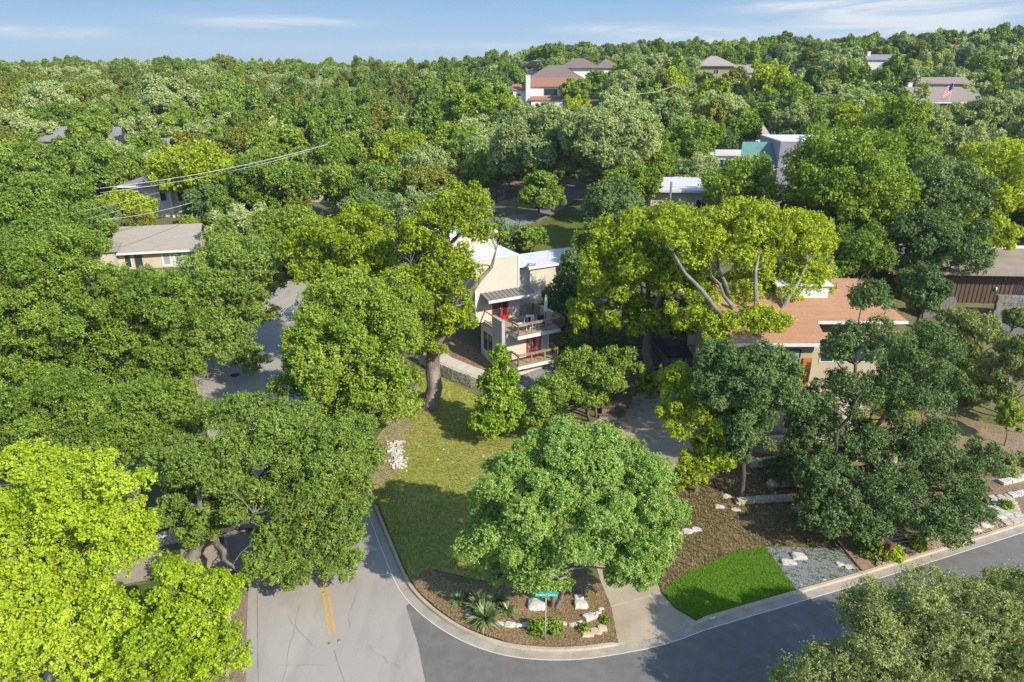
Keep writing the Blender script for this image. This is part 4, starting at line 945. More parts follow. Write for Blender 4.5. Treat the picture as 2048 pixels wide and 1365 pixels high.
# hill houses
WHs = simple_house(1110, 173, 6.2, -.05, 15, 8, 'white two-storey hillside house with a red tile roof and tall white chimney', M_wh, M_rt, 'gable', 2.0, .4, 'x', [('f', -1.2, 3.9, 3.4, 1.6, 0, 4, 1, M_glass, M_dark), ('f', 3.6, 3.8, 1.2, 1.3, 0, 2, 1, M_glass, M_dark), ('f', -4.0, .6, 1.2, 1.6, 0, 1, 1, M_glass, M_dark)], keep=12)
q = MB(); q.box(-7.9, -6.7, -1.2, -.2, -1.5, 8.9); q.box(-8, -6.6, -1.3, -.1, 8.903, 9.1); q.build('chimney', M_wh, WHs)
q = MB(); q.hexa([(-7.0, -2.6, 2.6), (2.6, -2.6, 2.6), (2.6, -.01, 3.5), (-7.0, -.01, 3.5), (-7.0, -2.6, 2.75), (2.6, -2.6, 2.75), (2.6, -.01, 3.65), (-7, -.01, 3.65)]); q.build('porch_roof', M_rt, WHs)
q = MB(); q.box(-6.4, 2.2, -2.3, -.01, -1.5, 2.59); q.build('wall', M_wh, WHs)
q = MB(); gable_wall(q, -11.5, -7.6, 1, 7, -1.5, 5.2, 1.3, 'x'); q.build('wall', M_wh, WHs); q = gable_roof(-11.5, -7.65, 1, 7, 5.22, 1.3, .3, 'x'); q.build('roof', M_rt, WHs); window(WHs, 'f', -9.9, 2.6, .7, 1.5, 1, 1, 1, M_glass, M_dark)
PV = simple_house(1023, 154, 3.2, .05, 6.5, 5, 'little white glazed pavilion with a pyramid roof on the hillside', M_wh, M_tsh, 'hip', 1.5, .4, 'x', [('f', x_, .5, .55, 2.1, 0, 1, 1, M_glass, M_white) for x_ in (-2.5, -1.5, -.5, .5, 1.5, 2.5)], keep=6)
simple_house(1112, 157, 4.5, .0, 15, 11, 'brown hip-roofed white house just above the red tile roof', M_wh, M_bsh, 'hip', 3.6, .9, 'x', [('f', 4.2, 2.2, 2, 1.5, 0, 3), ('f', -4.2, 2.2, 1.5, 1.5, 0, 2)], keep=8)
simple_house(1160, 137, 6., .0, 12, 9, 'taller white house with a brown hip roof at the top of the hill', M_wh, M_bsh, 'hip', 2.8, .9, 'x', [('f', 4.7, 3.8, .9, 1.5, 0, 1)], keep=8)
simple_house(1217, 137, 3.5, .1, 9, 9, 'small brown pyramid roof among the hilltop trees', M_wh, M_bsh, 'hip', 3., .8, 'x', (), keep=7)
CP_ = simple_house(1060, 141, 6.5, -.5, 8, 8, 'tan contemporary house with two clashing shed roofs below the skyline', mat('tan_stone_wall', [(.42, .35, .27), (.52, .45, .36)], .8, .9), M_gsh, 'flat', .3, .2, 'x', [('f', 1, 1.5, 1.8, 2.2, 0, 2), ('f', -2, 3.8, 1.4, 1.4, 0, 2)], keep=7)
q = MB(); q.hexa([(-4.4, -.6, 6.85), (1.5, -.6, 9.4), (1.5, 8.4, 9.4), (-4.4, 8.4, 6.85), (-4.4, -.6, 7.1), (1.5, -.6, 9.65), (1.5, 8.4, 9.65), (-4.4, 8.4, 7.1)]); q.build('roof', M_gsh, CP_)
simple_house(1433, 133, 5.5, .0, 11, 9, 'tan two-storey house with a pale hip roof on the right hilltop', mat('olive_wall', [(.30, .25, .17), (.38, .32, .22)], .8, .9), M_tsh, 'hip', 3., 1., 'x', [('f', 0, 3.2, 1.6, 1.3, 0, 2)], keep=8)
simple_house(1512, 145, 3.2, -.25, 13, 8, 'low pale roof right of the tan hilltop house', M_wh, M_tsh, 'gable', 2.2, .5, 'x', (), keep=7)
simple_house(1775, 120, 3.2, -.1, 14, 8, 'white ridge-top house with a square chimney', M_wh, M_gsh, 'gable', 1.6, .5, 'x', [('f', 3, 1, 1.6, 1.2, 0, 2)], chim=(-5.5, 3), keep=8)
FHs = simple_house(1880, 201, 3.4, -.02, 19, 9, 'wide gray-brown roofed house with an American flag in front', mat('blue_gray_wall', [(.22, .27, .33), (.28, .34, .4)], .8, .9), shingle('warm_shingle', (.30, .245, .215)), 'gable', 2.8, .9, 'x', [('f', -1.5, .7, 2.2, 1.6, 0, 3), ('f', 4, .7, 1.4, 1.6, 0, 2)], trim=M_white, chim=(-5.5, 5), keep=11)
q = MB(); q.box(1, 9, 6, 12, 3, 7.2); q.build('wall', M_trimw, FHs); q = MB(); q.hexa([(-3, 5, 7.0), (10, 5, 7.0), (10, 9, 8.4), (-1, 9, 8.4), (-3, 5, 7.2), (10, 5, 7.2), (10, 9, 8.6), (-1, 9, 8.6)]); q.build('roof', shingle('warm_shingle_upper', (.30, .245, .215)), FHs)
# ------------------------------------------------------------------ foreground and middle-distance trees
hero('lemon', 'largest bright yellow-green pecan, filling the lower left corner', 105, 1345, [(60, 1040, 130, 100), (175, 1010, 110, 90, -1), (50, 1180, 130, 120, -2), (210, 1120, 85, 90, -1), (130, 1240, 140, 100, -3), (180, 960, 60, 60, 0), (-40, 1100, 130, 160, -1), (60, 940, 70, 55, 1), (250, 1060, 55, 70, 0), (0, 1330, 120, 90, -3)], 11, trunk=.32, limbs=12, twigs=330, gap=.26)
hero('lemon', 'smaller bright yellow-green pecan leaning over the verge beside the main street', 345, 1440, [(400, 1240, 85, 75), (330, 1280, 90, 80, -1), (430, 1190, 50, 40, 1), (250, 1330, 100, 70, -1), (400, 1330, 90, 60, -1), (360, 1150, 45, 30, 1)], 12, trunk=.24, limbs=9, twigs=220, gap=.22)
hero('oak', 'live oak whose broad crown reaches out over the main street', 374, 1118, [(450, 940, 105, 75), (560, 890, 110, 70, 1), (540, 1010, 95, 65, -1), (650, 940, 90, 80, 0), (610, 1090, 100, 60, -1.5), (680, 1120, 45, 45, -1), (530, 1130, 50, 50, -1.5), (390, 1010, 65, 60, 0), (700, 880, 55, 50, 1), (480, 840, 80, 50, 2), (400, 1065, 42, 38, -1), (350, 1020, 40, 35, 0), (345, 930, 55, 55, 1), (680, 1030, 55, 55, -1), (590, 1150, 35, 35, -2), (560, 830, 40, 28, 2.5)], 13, trunk=.33, limbs=12, twigs=260, gap=.14)
hero('elm', 'wide flat-crowned tree left of the street, above the bright corner pecan', 200, 1010, [(120, 830, 130, 80), (260, 840, 120, 75, 0), (40, 870, 110, 75), (340, 870, 95, 70, 0), (200, 900, 150, 60, -1.5), (330, 800, 75, 50, 1)], 14, trunk=.28, limbs=8, twigs=160)
hero('elm', 'tall dark elm at the left edge of the view below the hillside', 60, 850, [(60, 560, 90, 90), (130, 520, 80, 60, 1), (30, 660, 80, 90, -1), (120, 640, 80, 80, -1), (60, 740, 90, 60, -2)], 15, trunk=.3, twigs=130)
hero('elm', 'elm with pale dead twigs beside the sunlit end of the street', 372, 790, [(310, 610, 85, 75), (240, 585, 70, 50, 2), (225, 690, 80, 70, -1), (330, 700, 65, 65, -1), (190, 620, 60, 60), (290, 770, 60, 40, -1.5), (160, 740, 60, 50, -1), (380, 740, 30, 40, -1)], 16, trunk=.3, twigs=160, gap=.12)
hero('oak', 'spreading elm hanging over the bend of the main street', 395, 745, [(450, 560, 95, 75), (400, 630, 80, 60, -1), (490, 640, 62, 60, 0), (470, 520, 70, 50, 2), (440, 700, 62, 40, -2), (350, 590, 60, 45, 1), (520, 580, 40, 50, 1), (500, 720, 35, 30, -2)], 17, trunk=.26, twigs=150, gap=.2)
hero('lime', 'dense bright green tree between the street bend and the tan-barked pecan', 715, 905, [(700, 700, 120, 90), (650, 780, 90, 75, -1), (760, 780, 85, 75, -1), (700, 630, 90, 65, 1), (690, 580, 60, 45, 2), (620, 740, 50, 50, 0), (760, 690, 90, 80, 0), (690, 850, 75, 45, -2), (640, 690, 60, 60, 0), (790, 620, 60, 60, 1)], 18, trunk=.3, twigs=150, dens=1.1, limbs=9)
hero('oak', 'rounded oak at the kerb, in front of the dense bright green tree', 640, 1010, [(690, 920, 70, 60), (620, 890, 75, 55, 0), (700, 980, 45, 45, -1), (600, 950, 70, 60, -1)], 19, trunk=.2, twigs=70)
hero('pecan', 'yellow-green pecan with bare pale limbs above the street bend', 690, 760, [(690, 500, 80, 70), (640, 540, 55, 45, 0), (740, 530, 60, 70), (700, 570, 70, 50, -1), (640, 470, 40, 35, 1), (730, 440, 45, 40, 1), (610, 500, 45, 35, 1)], 20, trunk=.26, twigs=150, gap=.3)
hero('pecan', 'tall pecan with the thick furrowed trunk standing on the lawn beside the modern house', 861, 816, [(870, 600, 60, 70), (900, 540, 60, 60, 1), (850, 690, 45, 50, -1), (910, 640, 45, 45, 0), (820, 590, 55, 60, 0), (900, 430, 65, 45, 2.5), (960, 470, 45, 25, 2.5), (840, 480, 60, 50, 2), (930, 400, 45, 35, 3)], 21, trunk=.62, limbs=10, twigs=200, gap=.36, stems=1, bk=BARKM)
hero('magnolia', 'young cone-shaped magnolia on the lawn in front of the stone terrace', 1000, 868, [(1000, 820, 50, 46), (1000, 770, 38, 42), (1000, 722, 17, 30), (985, 845, 40, 26, -.5)], 22, trunk=.1, twigs=70, dens=1.2, style='round')
hero('elm', 'open low tree right of the lower balcony, over the gravel court', 1185, 838, [(1180, 770, 70, 50), (1120, 790, 55, 45, 0), (1240, 732, 45, 34, 0), (1160, 725, 50, 30, 1), (1210, 755, 40, 30, -1), (1090, 820, 45, 45, -1)], 23, trunk=.2, stems=3, twigs=120, gap=.12)
hero('privet', 'big round multi-stemmed tree shading the planting bed at the street corner', 1112, 1206, [(1140, 930, 110, 75), (1050, 980, 95, 75, -1), (1240, 980, 105, 90, 0), (1020, 1080, 90, 80, -1.5), (1130, 1030, 110, 90, -1.5), (1240, 1080, 95, 80, -1), (1060, 1140, 55, 45, -2), (1270, 1130, 60, 40, -1), (1160, 880, 90, 40, 1), (1310, 1030, 55, 65, 0), (960, 1100, 30, 50, -1), (1095, 1158, 48, 30, -1), (1270, 1150, 52, 34, -1), (1015, 1150, 38, 28, -1)], 24, clear=.3, trunk=.22, stems=4, limbs=10, twigs=200, dens=1.1)
hero('pecan', 'widest yellow-green pecan, shading the dark deck and the roof beyond', 1300, 752, [(1290, 540, 105, 90), (1210, 570, 60, 80, 0), (1330, 460, 95, 55, 1.5), (1290, 640, 65, 55, -.5), (1240, 480, 65, 50, 1), (1360, 560, 65, 70, 0), (1180, 630, 45, 55, 0), (1380, 640, 45, 40, -1)], 25, trunk=.38, limbs=10, twigs=200, gap=.2)
hero('pecan', 'yellow-green pecan standing against the left end of the orange-brown roof', 1478, 872, [(1450, 500, 100, 65, 6.5), (1560, 490, 85, 62, 6.5), (1460, 600, 85, 60, 6), (1390, 470, 70, 50, 6.5), (1545, 585, 80, 50, 6), (1610, 550, 50, 45, 6), (1400, 640, 60, 50, 4), (1610, 470, 50, 40, 6.5), (1500, 440, 70, 40, 6.5), (1600, 620, 35, 30, 5), (1530, 645, 55, 36, 2), (1465, 665, 60, 36, 2), (1590, 580, 60, 40, 6)], 26, trunk=.34, limbs=12, twigs=230, gap=.2)
hero('pecan', 'lacy yellow-green tree at the top of the driveway', 1392, 985, [(1395, 850, 62, 55, -1), (1362, 770, 42, 42, .5), (1435, 900, 55, 45, -1), (1395, 930, 42, 36, -1.5), (1342, 830, 32, 38, -.5), (1452, 830, 40, 42, 0), (1370, 960, 26, 22, -2), (1400, 790, 40, 30, 0)], 27, trunk=.14, twigs=110, gap=.1, sub=8)
hero('darkoak', 'dark green oak with a smooth bare trunk behind the lowest stone retaining wall', 1485, 998, [(1500, 740, 80, 55), (1460, 790, 65, 60, -.5), (1540, 800, 65, 55, 0), (1480, 860, 60, 50, -.5), (1440, 720, 45, 40, .5), (1560, 740, 40, 40, 0), (1470, 910, 30, 35, -.8)], 28, trunk=.17, twigs=110)
hero('darkoak', 'huge dark live oak right of centre, hiding the front of the orange-roofed house', 1655, 985, [(1735, 690, 70, 55), (1690, 790, 75, 50, -.5), (1800, 790, 85, 65, 0), (1860, 700, 60, 60, .5), (1625, 850, 50, 60, -.5), (1720, 900, 70, 55, -1), (1830, 890, 80, 60, -1), (1885, 960, 80, 55, -1), (1770, 1000, 70, 60, -2), (1930, 1020, 55, 45, -2), (1640, 960, 55, 70, -1.5), (1880, 1050, 65, 40, -2.5), (1740, 600, 38, 40, 1), (1670, 700, 25, 28, 1), (1690, 1030, 45, 50, -2), (1640, 1040, 45, 38, -2), (1740, 1060, 40, 30, -3), (1600, 900, 35, 40, -1), (1960, 930, 40, 45, -1), (1900, 780, 40, 45, 0)], 29, trunk=.36, stems=2, limbs=14, twigs=300, gap=.3)
hero('olive', 'dark rounded shrubby oak beside the steep drive at the right edge', 1945, 770, [(1940, 665, 55, 45), (1925, 710, 45, 35, 0), (1900, 640, 30, 25, .5)], 30, trunk=.14, stems=3, twigs=60, dens=1.3, shoot=1.5)
hero('olive', 'small olive-leaved oak cut by the right edge below the steep drive', 2025, 840, [(2020, 740, 50, 55), (2050, 700, 40, 30, 0), (1990, 790, 40, 35, 0)], 31, trunk=.14, stems=2, twigs=60, dens=1.2)
hero('olive', 'feathery olive-green oak rising into the lower right corner', 1960, 1450, [(1900, 1240, 130, 80), (1800, 1290, 110, 80, -.5), (2010, 1200, 90, 55, 1), (1700, 1350, 110, 60, -1), (1990, 1320, 140, 90, -1.5), (2110, 1260, 110, 110, 0), (1760, 1230, 70, 60, .5), (1600, 1395, 80, 50, -1), (2160, 1400, 160, 130, -2), (1900, 1440, 160, 90, -2.5)], 32, trunk=.35, limbs=12, twigs=260, dens=1.0, leafpx=2.5, sub=13, shoot=3.0)
# a row of semi-distant trees, nearest first
S = 100
def s(sp, label, cx, cy, rx, ry, **k):
    global S
    S += 1; semi(sp, label, cx, cy, rx, ry, S, **k)
s('elm', 'mid green tree immediately right of the wide pecan, over the brown roof ridge', 1710, 515, 80, 68)
s('darkoak', 'dark bushy tree before the low brown house', 1880, 500, 88, 80)
s('darkoak', 'small dark tree against the wooden wall of the low brown house', 1845, 585, 55, 60)
s('cedar', 'cedar with a tangle of dead gray branches, behind the brown roof', 1745, 420, 50, 60, gap=.25)
s('pecan', 'tall yellow-green pecan at the right edge, above the low brown house', 1990, 370, 80, 100, gap=.22)
s('pecan', 'yellow-green pecan branch-heavy and low at the right edge', 1965, 470, 60, 60, gap=.22)
s('lime', 'big leafy hackberry in front of the purple-gray house', 1700, 385, 118, 125, dens=1.1, sub=5)
s('lime', 'bright hackberry crown right of the big leafy one', 1800, 320, 82, 70)
s('darkoak', 'dark live oak right of the leafy hackberry', 1870, 400, 90, 85)
s('lime', 'yellow-green tree in front of the red-brown shed wall', 1487, 372, 85, 60, gap=.14)
s('lime', 'bright green tree behind the teal pickup', 1390, 280, 52, 38)
s('elm', 'umbrella-shaped elm with a forked pale trunk beyond the parking court', 1478, 258, 42, 36, dens=1.2)
s('gray', 'left half of the enormous gray-green live oak behind the far road', 1080, 290, 95, 88, dens=1.5, gap=-.3, sub=8)
s('gray', 'right half of the enormous gray-green live oak behind the far road', 1225, 290, 105, 92, dens=1.5, gap=-.3, sub=8)
s('elm', 'light green young tree standing in front of the far road', 1085, 385, 45, 45)
s('darkoak', 'dark evergreen between the far road and the flat cream house', 1225, 420, 70, 60)
s('lime', 'green tree just left of the transformer pole', 1260, 365, 60, 40)
s('elm', 'mid green tree directly behind the low white roof wing', 1190, 500, 55, 60)
s('darkoak', 'dark tree between the modern house and the widest pecan', 1130, 600, 50, 50)
s('darkoak', 'shaded tree on the slope behind the upper deck', 1190, 620, 42, 45)
s('elm', 'bushy elm on the back lawn near the far road', 1065, 475, 32, 24)
s('lime', 'deep bright green tree rising below the little white pavilion', 945, 205, 72, 45, dens=1.15)
s('lime', 'leafy green tree left of the enormous live oak', 925, 285, 62, 42)
s('pecan', 'narrow yellow tree left of the enormous live oak', 870, 245, 26, 26)
s('cedar', 'olive cedar beside the left part of the far road', 870, 370, 70, 42)
s('darkoak', 'dark oak left of the far road', 880, 440, 65, 42)
s('pecan', 'yellow-green tree up the slope behind the tall lawn pecan', 815, 300, 70, 40)
s('elm', 'green tree in the middle of the valley, under the yellow-green one', 770, 370, 75, 48)
s('darkoak', 'dark oak directly behind the pale-limbed pecan', 745, 425, 65, 45)
s('darkoak', 'blue-green rounded tree right of the columned gray house', 428, 410, 58, 48, dens=1.2)
s('elm', 'big green tree with dead wood left of the tan-roofed cottage', 560, 365, 85, 58)
s('lime', 'vivid green tree below the tan-roofed cottage', 575, 460, 75, 42)
s('elm', 'vivid green shrubby tree at the inside of the street bend', 530, 490, 60, 35)
s('pecan', 'yellow-green tree crossed by the upper power lines', 400, 330, 85, 45)
s('pecan', 'yellow-green tree crossed by the lower power lines', 262, 418, 52, 38, gap=.1)
s('lime', 'bright tree right below the long power line end', 565, 290, 62, 42)
s('lime', 'vivid round tree in front of the gray roof at far left', 176, 258, 40, 24, dens=1.2)
s('elm', 'broad elm at the left edge below the far gray roof', 50, 340, 85, 55)
s('elm', 'elm crown left of the white gabled house', 225, 335, 70, 45)
s('elm', 'long-crowned elm above the tall dark elm', 110, 400, 110, 55)
s('elm', 'elm directly left of the beige cottage roof', 110, 475, 95, 60)
s('darkoak', 'dark elm in front of the beige cottage gable', 190, 455, 60, 45)
s('lime', 'weeping light green tree at the right end of the beige cottage roof', 385, 462, 34, 28, dens=1.3)
s('elm', 'low green tree just in front of the beige cottage porch', 440, 545, 45, 32)
s('gray', 'silvery oak on the left slope above the gray roof', 330, 195, 60, 40)
s('gray', 'silvery oak behind the gray roof at far left', 90, 200, 55, 34)
s('lime', 'pale flowering tree on the left slope', 430, 210, 40, 22)
s('elm', 'elm on the slope above the tan-roofed cottage', 640, 240, 60, 32)
s('elm', 'dark elm crown above the tan-roofed cottage', 670, 320, 52, 45)
s('cedar', 'cedar just left of the tan-roofed cottage', 480, 290, 55, 38)
s('lime', 'bright green tree in front of the white house with the red roof', 1150, 183, 30, 24, dens=1.3)
s('lime', 'bright yellow-green tree between the hilltop roofs', 1092, 118, 24, 24, dens=1.3)
s('lime', 'bright green tree right of the white hilltop house', 1262, 148, 36, 28)
s('elm', 'elm covering the right end of the white hilltop house', 1205, 165, 30, 22)
s('lime', 'yellow-green tree on the right hillside, centre of the oaks', 1590, 180, 42, 20)
s('gray', 'gray-green live oak below the flag house', 1930, 230, 62, 34)
s('gray', 'gray-green live oak at the far right edge below the flag house', 2020, 225, 60, 40)
s('gray', 'gray-green live oak left of the flag house', 1830, 240, 60, 32)
s('gray', 'gray-green live oak above the leafy hackberry', 1710, 215, 62, 34)
s('gray', 'gray-green live oak above the purple-gray house', 1600, 240, 60, 32)
s('gray', 'gray-green live oak above the umbrella-shaped elm', 1430, 215, 60, 32)
s('gray', 'gray-green live oak right of the enormous live oak', 1340, 230, 55, 38)
s('olive', 'yellowish oak with red-tinged twigs near the right edge', 2030, 640, 24, 26)
s('lime', 'yellow-green tree filling the gap left of the leafy hackberry', 1590, 352, 40, 34)
s('darkoak', 'dark tree in the shade between the shed and the leafy hackberry', 1600, 430, 42, 45)
s('lime', 'yellow-green tree hiding the left wing of the teal-roofed house', 1527, 335, 38, 32)
s('pecan', 'sunny yellow-green tree left of the pale-limbed pecan', 590, 500, 38, 38, gap=.25)
s('darkoak', 'dark tree leaning over the white roof of the low outbuilding', 1150, 535, 40, 44)
# ------------------------------------------------------------------ stone walls, rocks, small plants
def stone_wall(name, pts, h, course, depth, m, label, cat='stone wall', seed=0, lift=0., top=True):
    """dry-laid courses of separate jittered blocks around a mortar core"""
    rng = random.Random(seed); mb = MB(); core = MB(); pts = [tuple(p[:2]) for p in pts]
    n = max(1, round(h/course)); ch = h/n
    for a, b in zip(pts[:-1], pts[1:]):
        L_ = math.dist(a, b); ang = math.atan2(b[1]-a[1], b[0]-a[0]); ux, uy = math.cos(ang), math.sin(ang)
        za, zb = terr(*a), terr(*b)
        core.cbox(((a[0]+b[0])/2, (a[1]+b[1])/2, (za+zb)/2+h/2-.22), (L_+.02, depth*.7, h+.3), ang)
        for c in range(n):
            s_ = -rng.uniform(0, .2)
            while s_ < L_:
                w_ = rng.uniform(1.2, 3.2)*ch; w_ = min(w_, max(.12, L_-s_+.1)); cx, cy = a[0]+ux*(s_+w_/2), a[1]+uy*(s_+w_/2)
                mb.cbox((cx, cy, terr(cx, cy)+ch*(c+.5)+lift), (w_-.03, depth*rng.uniform(.9, 1.08), ch*rng.uniform(.86, .96)), ang, 0, ch*.07, rng); s_ += w_
    o = mb.build(name, m); tag(o, label, cat)
    core.build('mortar', M_mortar, o); return o
def rock_mesh(seed, d, flat=.0):
    import bmesh
    bm = bmesh.new(); bmesh.ops.create_icosphere(bm, subdivisions=3, radius=1); rng = random.Random(seed)
    pl = [Vector(v).normalized() for v in ((1, .1, 0), (-1, 0, .1), (0, 1, .1), (0, -1, 0), (.05, 0, 1), (.4, .3, .85))]
    pl += [Vector((rng.gauss(0, 1), rng.gauss(0, 1), rng.gauss(0, 1))).normalized() for _ in range(9)]
    pd = [rng.uniform(.55, .8) for _ in range(6)] + [rng.uniform(.66, .95) for _ in range(9)]
    for v in bm.verts:
        for n_, q in zip(pl, pd):
            e = v.co.dot(n_)-q
            if e > 0: v.co -= n_*e*.9
        v.co *= 1+rng.uniform(-.03, .03)
        v.co.x *= d[0]/1.5; v.co.y *= d[1]/1.5; v.co.z *= d[2]/1.4
    me = bpy.data.meshes.new('rock'); bm.to_mesh(me); bm.free(); return me
def rock(px, py, w_, label, h=.5, dep=.8, m=None, group=None, seed=None, name='boulder', rz=0.):
    p = onterr(px, py); seed = seed or int(px*7+py); h *= .85
    o = link(name, rock_mesh(seed, (w_, w_*dep, w_*h)), None, m or M_wstone, (p[0], p[1]+w_*dep*.2, p[2]+w_*h*.2)); o.rotation_euler = (0, 0, rz)
    return tag(o, label, 'rock', group)
# boulders in the corner bed
rock(1074, 1217, .95, 'largest white boulder, left of the street sign post', .55)
rock(1161, 1217, .75, 'blocky white boulder right of the tree trunk', .62)
rock(1157, 1199, .5, 'small white boulder just behind the blocky one', .6)
for i, (a, b, w_) in enumerate([(990, 1254, .25), (1000, 1252, .5), (1019, 1255, .62), (1038, 1255, .42), (1054, 1254, .55), (1070, 1251, .4), (1099, 1250, .45), (1121, 1253, .62), (1146, 1254, .5), (1160, 1250, .42), (1179, 1241, .85), (1197, 1229, .4), (1202, 1221, .35)]):
    rock(a, b, w_*.98, 'white rock number %s from the left in the curved row edging the planting bed' % ['one', 'two', 'three', 'four', 'five', 'six', 'seven', 'eight', 'nine', 'ten', 'eleven', 'twelve', 'thirteen'][i], .5, .62, group='rocks edging the planting bed', name='edging_rock', rz=-.25 if i < 2 else (.1 if i < 9 else .5))
for a, b, l_ in ((1174, 1274, 'left'), (1191, 1269, 'middle'), (1204, 1262, 'upper')): rock(a, b, .6, 'pinkish rock, %s one of the three near the kerb' % l_, .45, .7, group='rocks near the kerb', m=mat('pink_rock', [(.5, .38, .28), (.66, .54, .42)], 3., .9, .5))
rock(941, 1236, .55, 'white rock half buried left of the big yucca', .45, .6, rz=-.6)
for a, b, w_, l_ in ((1599, 1119, .85, 'larger tan boulder on the gray gravel'), (1578, 1130, .75, 'pale boulder at the left of the gray gravel'), (1681, 1133, .5, 'left white block on the gray gravel'), (1699, 1138, .5, 'right white block on the gray gravel'), (1649, 1162, .25, 'small white stone at the lower edge of the gravel'), (1604, 1171, .22, 'tiny white stone in the gravel corner by the kerb'),
                     (1722, 1146, .25, 'small white stone between gravel and plank path'), (1439, 1017, .6, 'white boulder alone on the shaded mulch slope'), (1473, 1024, .6, 'tan-gray boulder right of the lone white one'), (1454, 997, .6, 'gray boulder left of the smooth oak trunk'), (1376, 1068, .7, 'left gray boulder of the pair above the turf'), (1394, 1064, .65, 'right gray boulder of the pair above the turf'),
                     (1360, 1071, .5, 'low gray boulder at the edge of the round tree'), (1945, 1065, .9, 'white slab on the tan cobbles, left one'), (1972, 1056, .75, 'white slab on the tan cobbles, right one'), (2000, 1040, .8, 'white slab below the flagstone steps'), (2018, 1035, .7, 'white slab touching the flagstone steps'), (1984, 1020, .6, 'white stone above the cobble margin'), (1800, 1101, .7, 'white flat rock next to the mailbox shrub'), (1905, 1085, .5, 'small white rock by the silvery agave')):
    rock(a, b, w_, l_, .45, .7)
# walls
W0 = [onplane(a, b)[:2] for a, b in [(842, 742), (872, 761), (908, 774), (945, 785), (975, 792), (1000, 790)]]
stone_wall('terrace_wall', W0, 1.05, .17, .4, M_limestone, 'curved gray limestone wall holding the white terrace', seed=1)
Win = [(p[0]+1.3, p[1]+1.9) for p in W0]; Win[-2] = at_house(-.98, -1.2); Win[-1] = at_house(-.98, -1.5)
def slab(name, poly, z0, m):
    vv = [Vector(p[:2]) for p in densify(poly, .7)]; nn = len(vv)
    v_, e_, f_, *_ = delaunay_2d_cdt(vv, [(i, (i+1) % nn) for i in range(nn)], [], 1, 1e-4)
    me = bpy.data.meshes.new(name); me.from_pydata([(p[0], p[1], max(z0, terr(p[0], p[1])+z0*.05)) for p in v_], [], f_); me.update()
    tag(link(name, me, None, m), kind='structure')
slab('terrace', W0[:5] + Win[3::-1] if False else W0[:5] + [at_house(-.98, -1.5)] + Win[3::-1], 1.03, mat('white_gravel', [(.55, .50, .42), (.68, .63, .55)], 1.5, .95, .8, cols2=[(.42, .38, .32), (.72, .68, .61)], scale2=14, mixf=.5))
slab('terrace_bed', Win[:4] + [at_house(-.98, -1.5), at_house(-.98, 3.1), at_house(-1.8, 6.5), (Win[0][0]+1.5, Win[0][1]+3.0)], 1.0, M_mulch)
patch('gravel_court', [onplane(a, b)[:2] for a, b in [(1040, 779), (1060, 789), (1082, 787), (1100, 770), (1112, 752), (1120, 742), (1090, 748), (1042, 775)]], .04, mat('blue_gravel', [(.22, .22, .23), (.3, .3, .31)], 1., .95, .8, cols2=[(.14, .14, .15), (.4, .4, .41)], scale2=16, mixf=.5), .6)
stone_wall('court_kerb', [onplane(a, b)[:2] for a, b in [(1037, 784), (1060, 794), (1086, 791), (1106, 772), (1120, 755)]], .22, .22, .3, M_wstone, 'pale stone edging round the gravel court', 'stone edging', seed=2)
stone_wall('stone_wall', [onterr(a, b)[:2] for a, b in [(285, 1101), (325, 1090), (369, 1079)]], .75, .15, .35, M_wstone, 'white coursed limestone wall along the shaded driveway at left', seed=3)
stone_wall('stone_wall', [onterr(a, b)[:2] for a, b in [(1476, 1009), (1520, 1005), (1578, 1002)]], .38, .12, .35, M_limestone, 'lowest gray limestone retaining wall, at the foot of the smooth oak trunk', seed=4)
stone_wall('stone_wall', [onterr(a, b)[:2] for a, b in [(1538, 975), (1590, 970), (1700, 968), (1830, 984)]], .5, .16, .35, M_cstone, 'second cream limestone retaining wall up the slope', seed=5)
stone_wall('stone_wall', [onterr(a, b)[:2] for a, b in [(1505, 936), (1560, 929), (1630, 924), (1700, 920), (1790, 925)]], .6, .17, .35, M_cstone, 'third and longest cream limestone retaining wall up the slope', seed=6)
stone_wall('stone_wall', [onterr(a, b)[:2] for a, b in [(1500, 893), (1560, 888), (1640, 884), (1760, 884), (1840, 890)]], .6, .17, .35, M_cstone, 'topmost cream limestone retaining wall, below the tan house', seed=7)
stone_wall('stone_wall', [onterr(a, b)[:2] for a, b in [(2002, 970), (2030, 964), (2070, 952)]], .3, .15, .4, M_wstone, 'short white rock edging above the flagstone steps', seed=8)
stone_wall('stone_wall', [onterr(a, b)[:2] for a, b in [(2022, 995), (2070, 984)]], .25, .14, .4, M_wstone, 'lower short white rock edging beside the flagstone steps', seed=9)
stone_wall('rough_wall', [onterr(a, b)[:2] for a, b in [(1845, 636), (1900, 634)]], 1.9, .2, .4, mat('dark_fieldstone', [(.13, .12, .105), (.27, .25, .22)], 1.5, .9, .6), 'dark fieldstone wall left of the low brown house', seed=10)
stone_wall('rough_wall', [onterr(a, b)[:2] for a, b in [(1985, 638), (2044, 640)]], 2.3, .22, .4, mat('fieldstone', [(.15, .14, .12), (.33, .31, .27)], 1.5, .9, .6), 'fieldstone wall beside the steep drive at the right edge', seed=12)
stone_wall('rough_wall', [onterr(a, b)[:2] for a, b in [(1062, 575), (1095, 582), (1135, 590)]], .9, .2, .4, mat('brown_fieldstone', [(.14, .11, .09), (.24, .2, .17)], 1.5, .9, .6), 'low brown stone wall on the slope behind the upper balcony', seed=13)
stone_wall('rough_wall', [onterr(a, b)[:2] for a, b in [(1120, 672), (1150, 655), (1190, 640)]], .8, .2, .4, mat('tan_fieldstone', [(.26, .22, .17), (.38, .33, .27)], 1.5, .9, .6), 'tan stone wall running up the slope right of the balconies', seed=14)
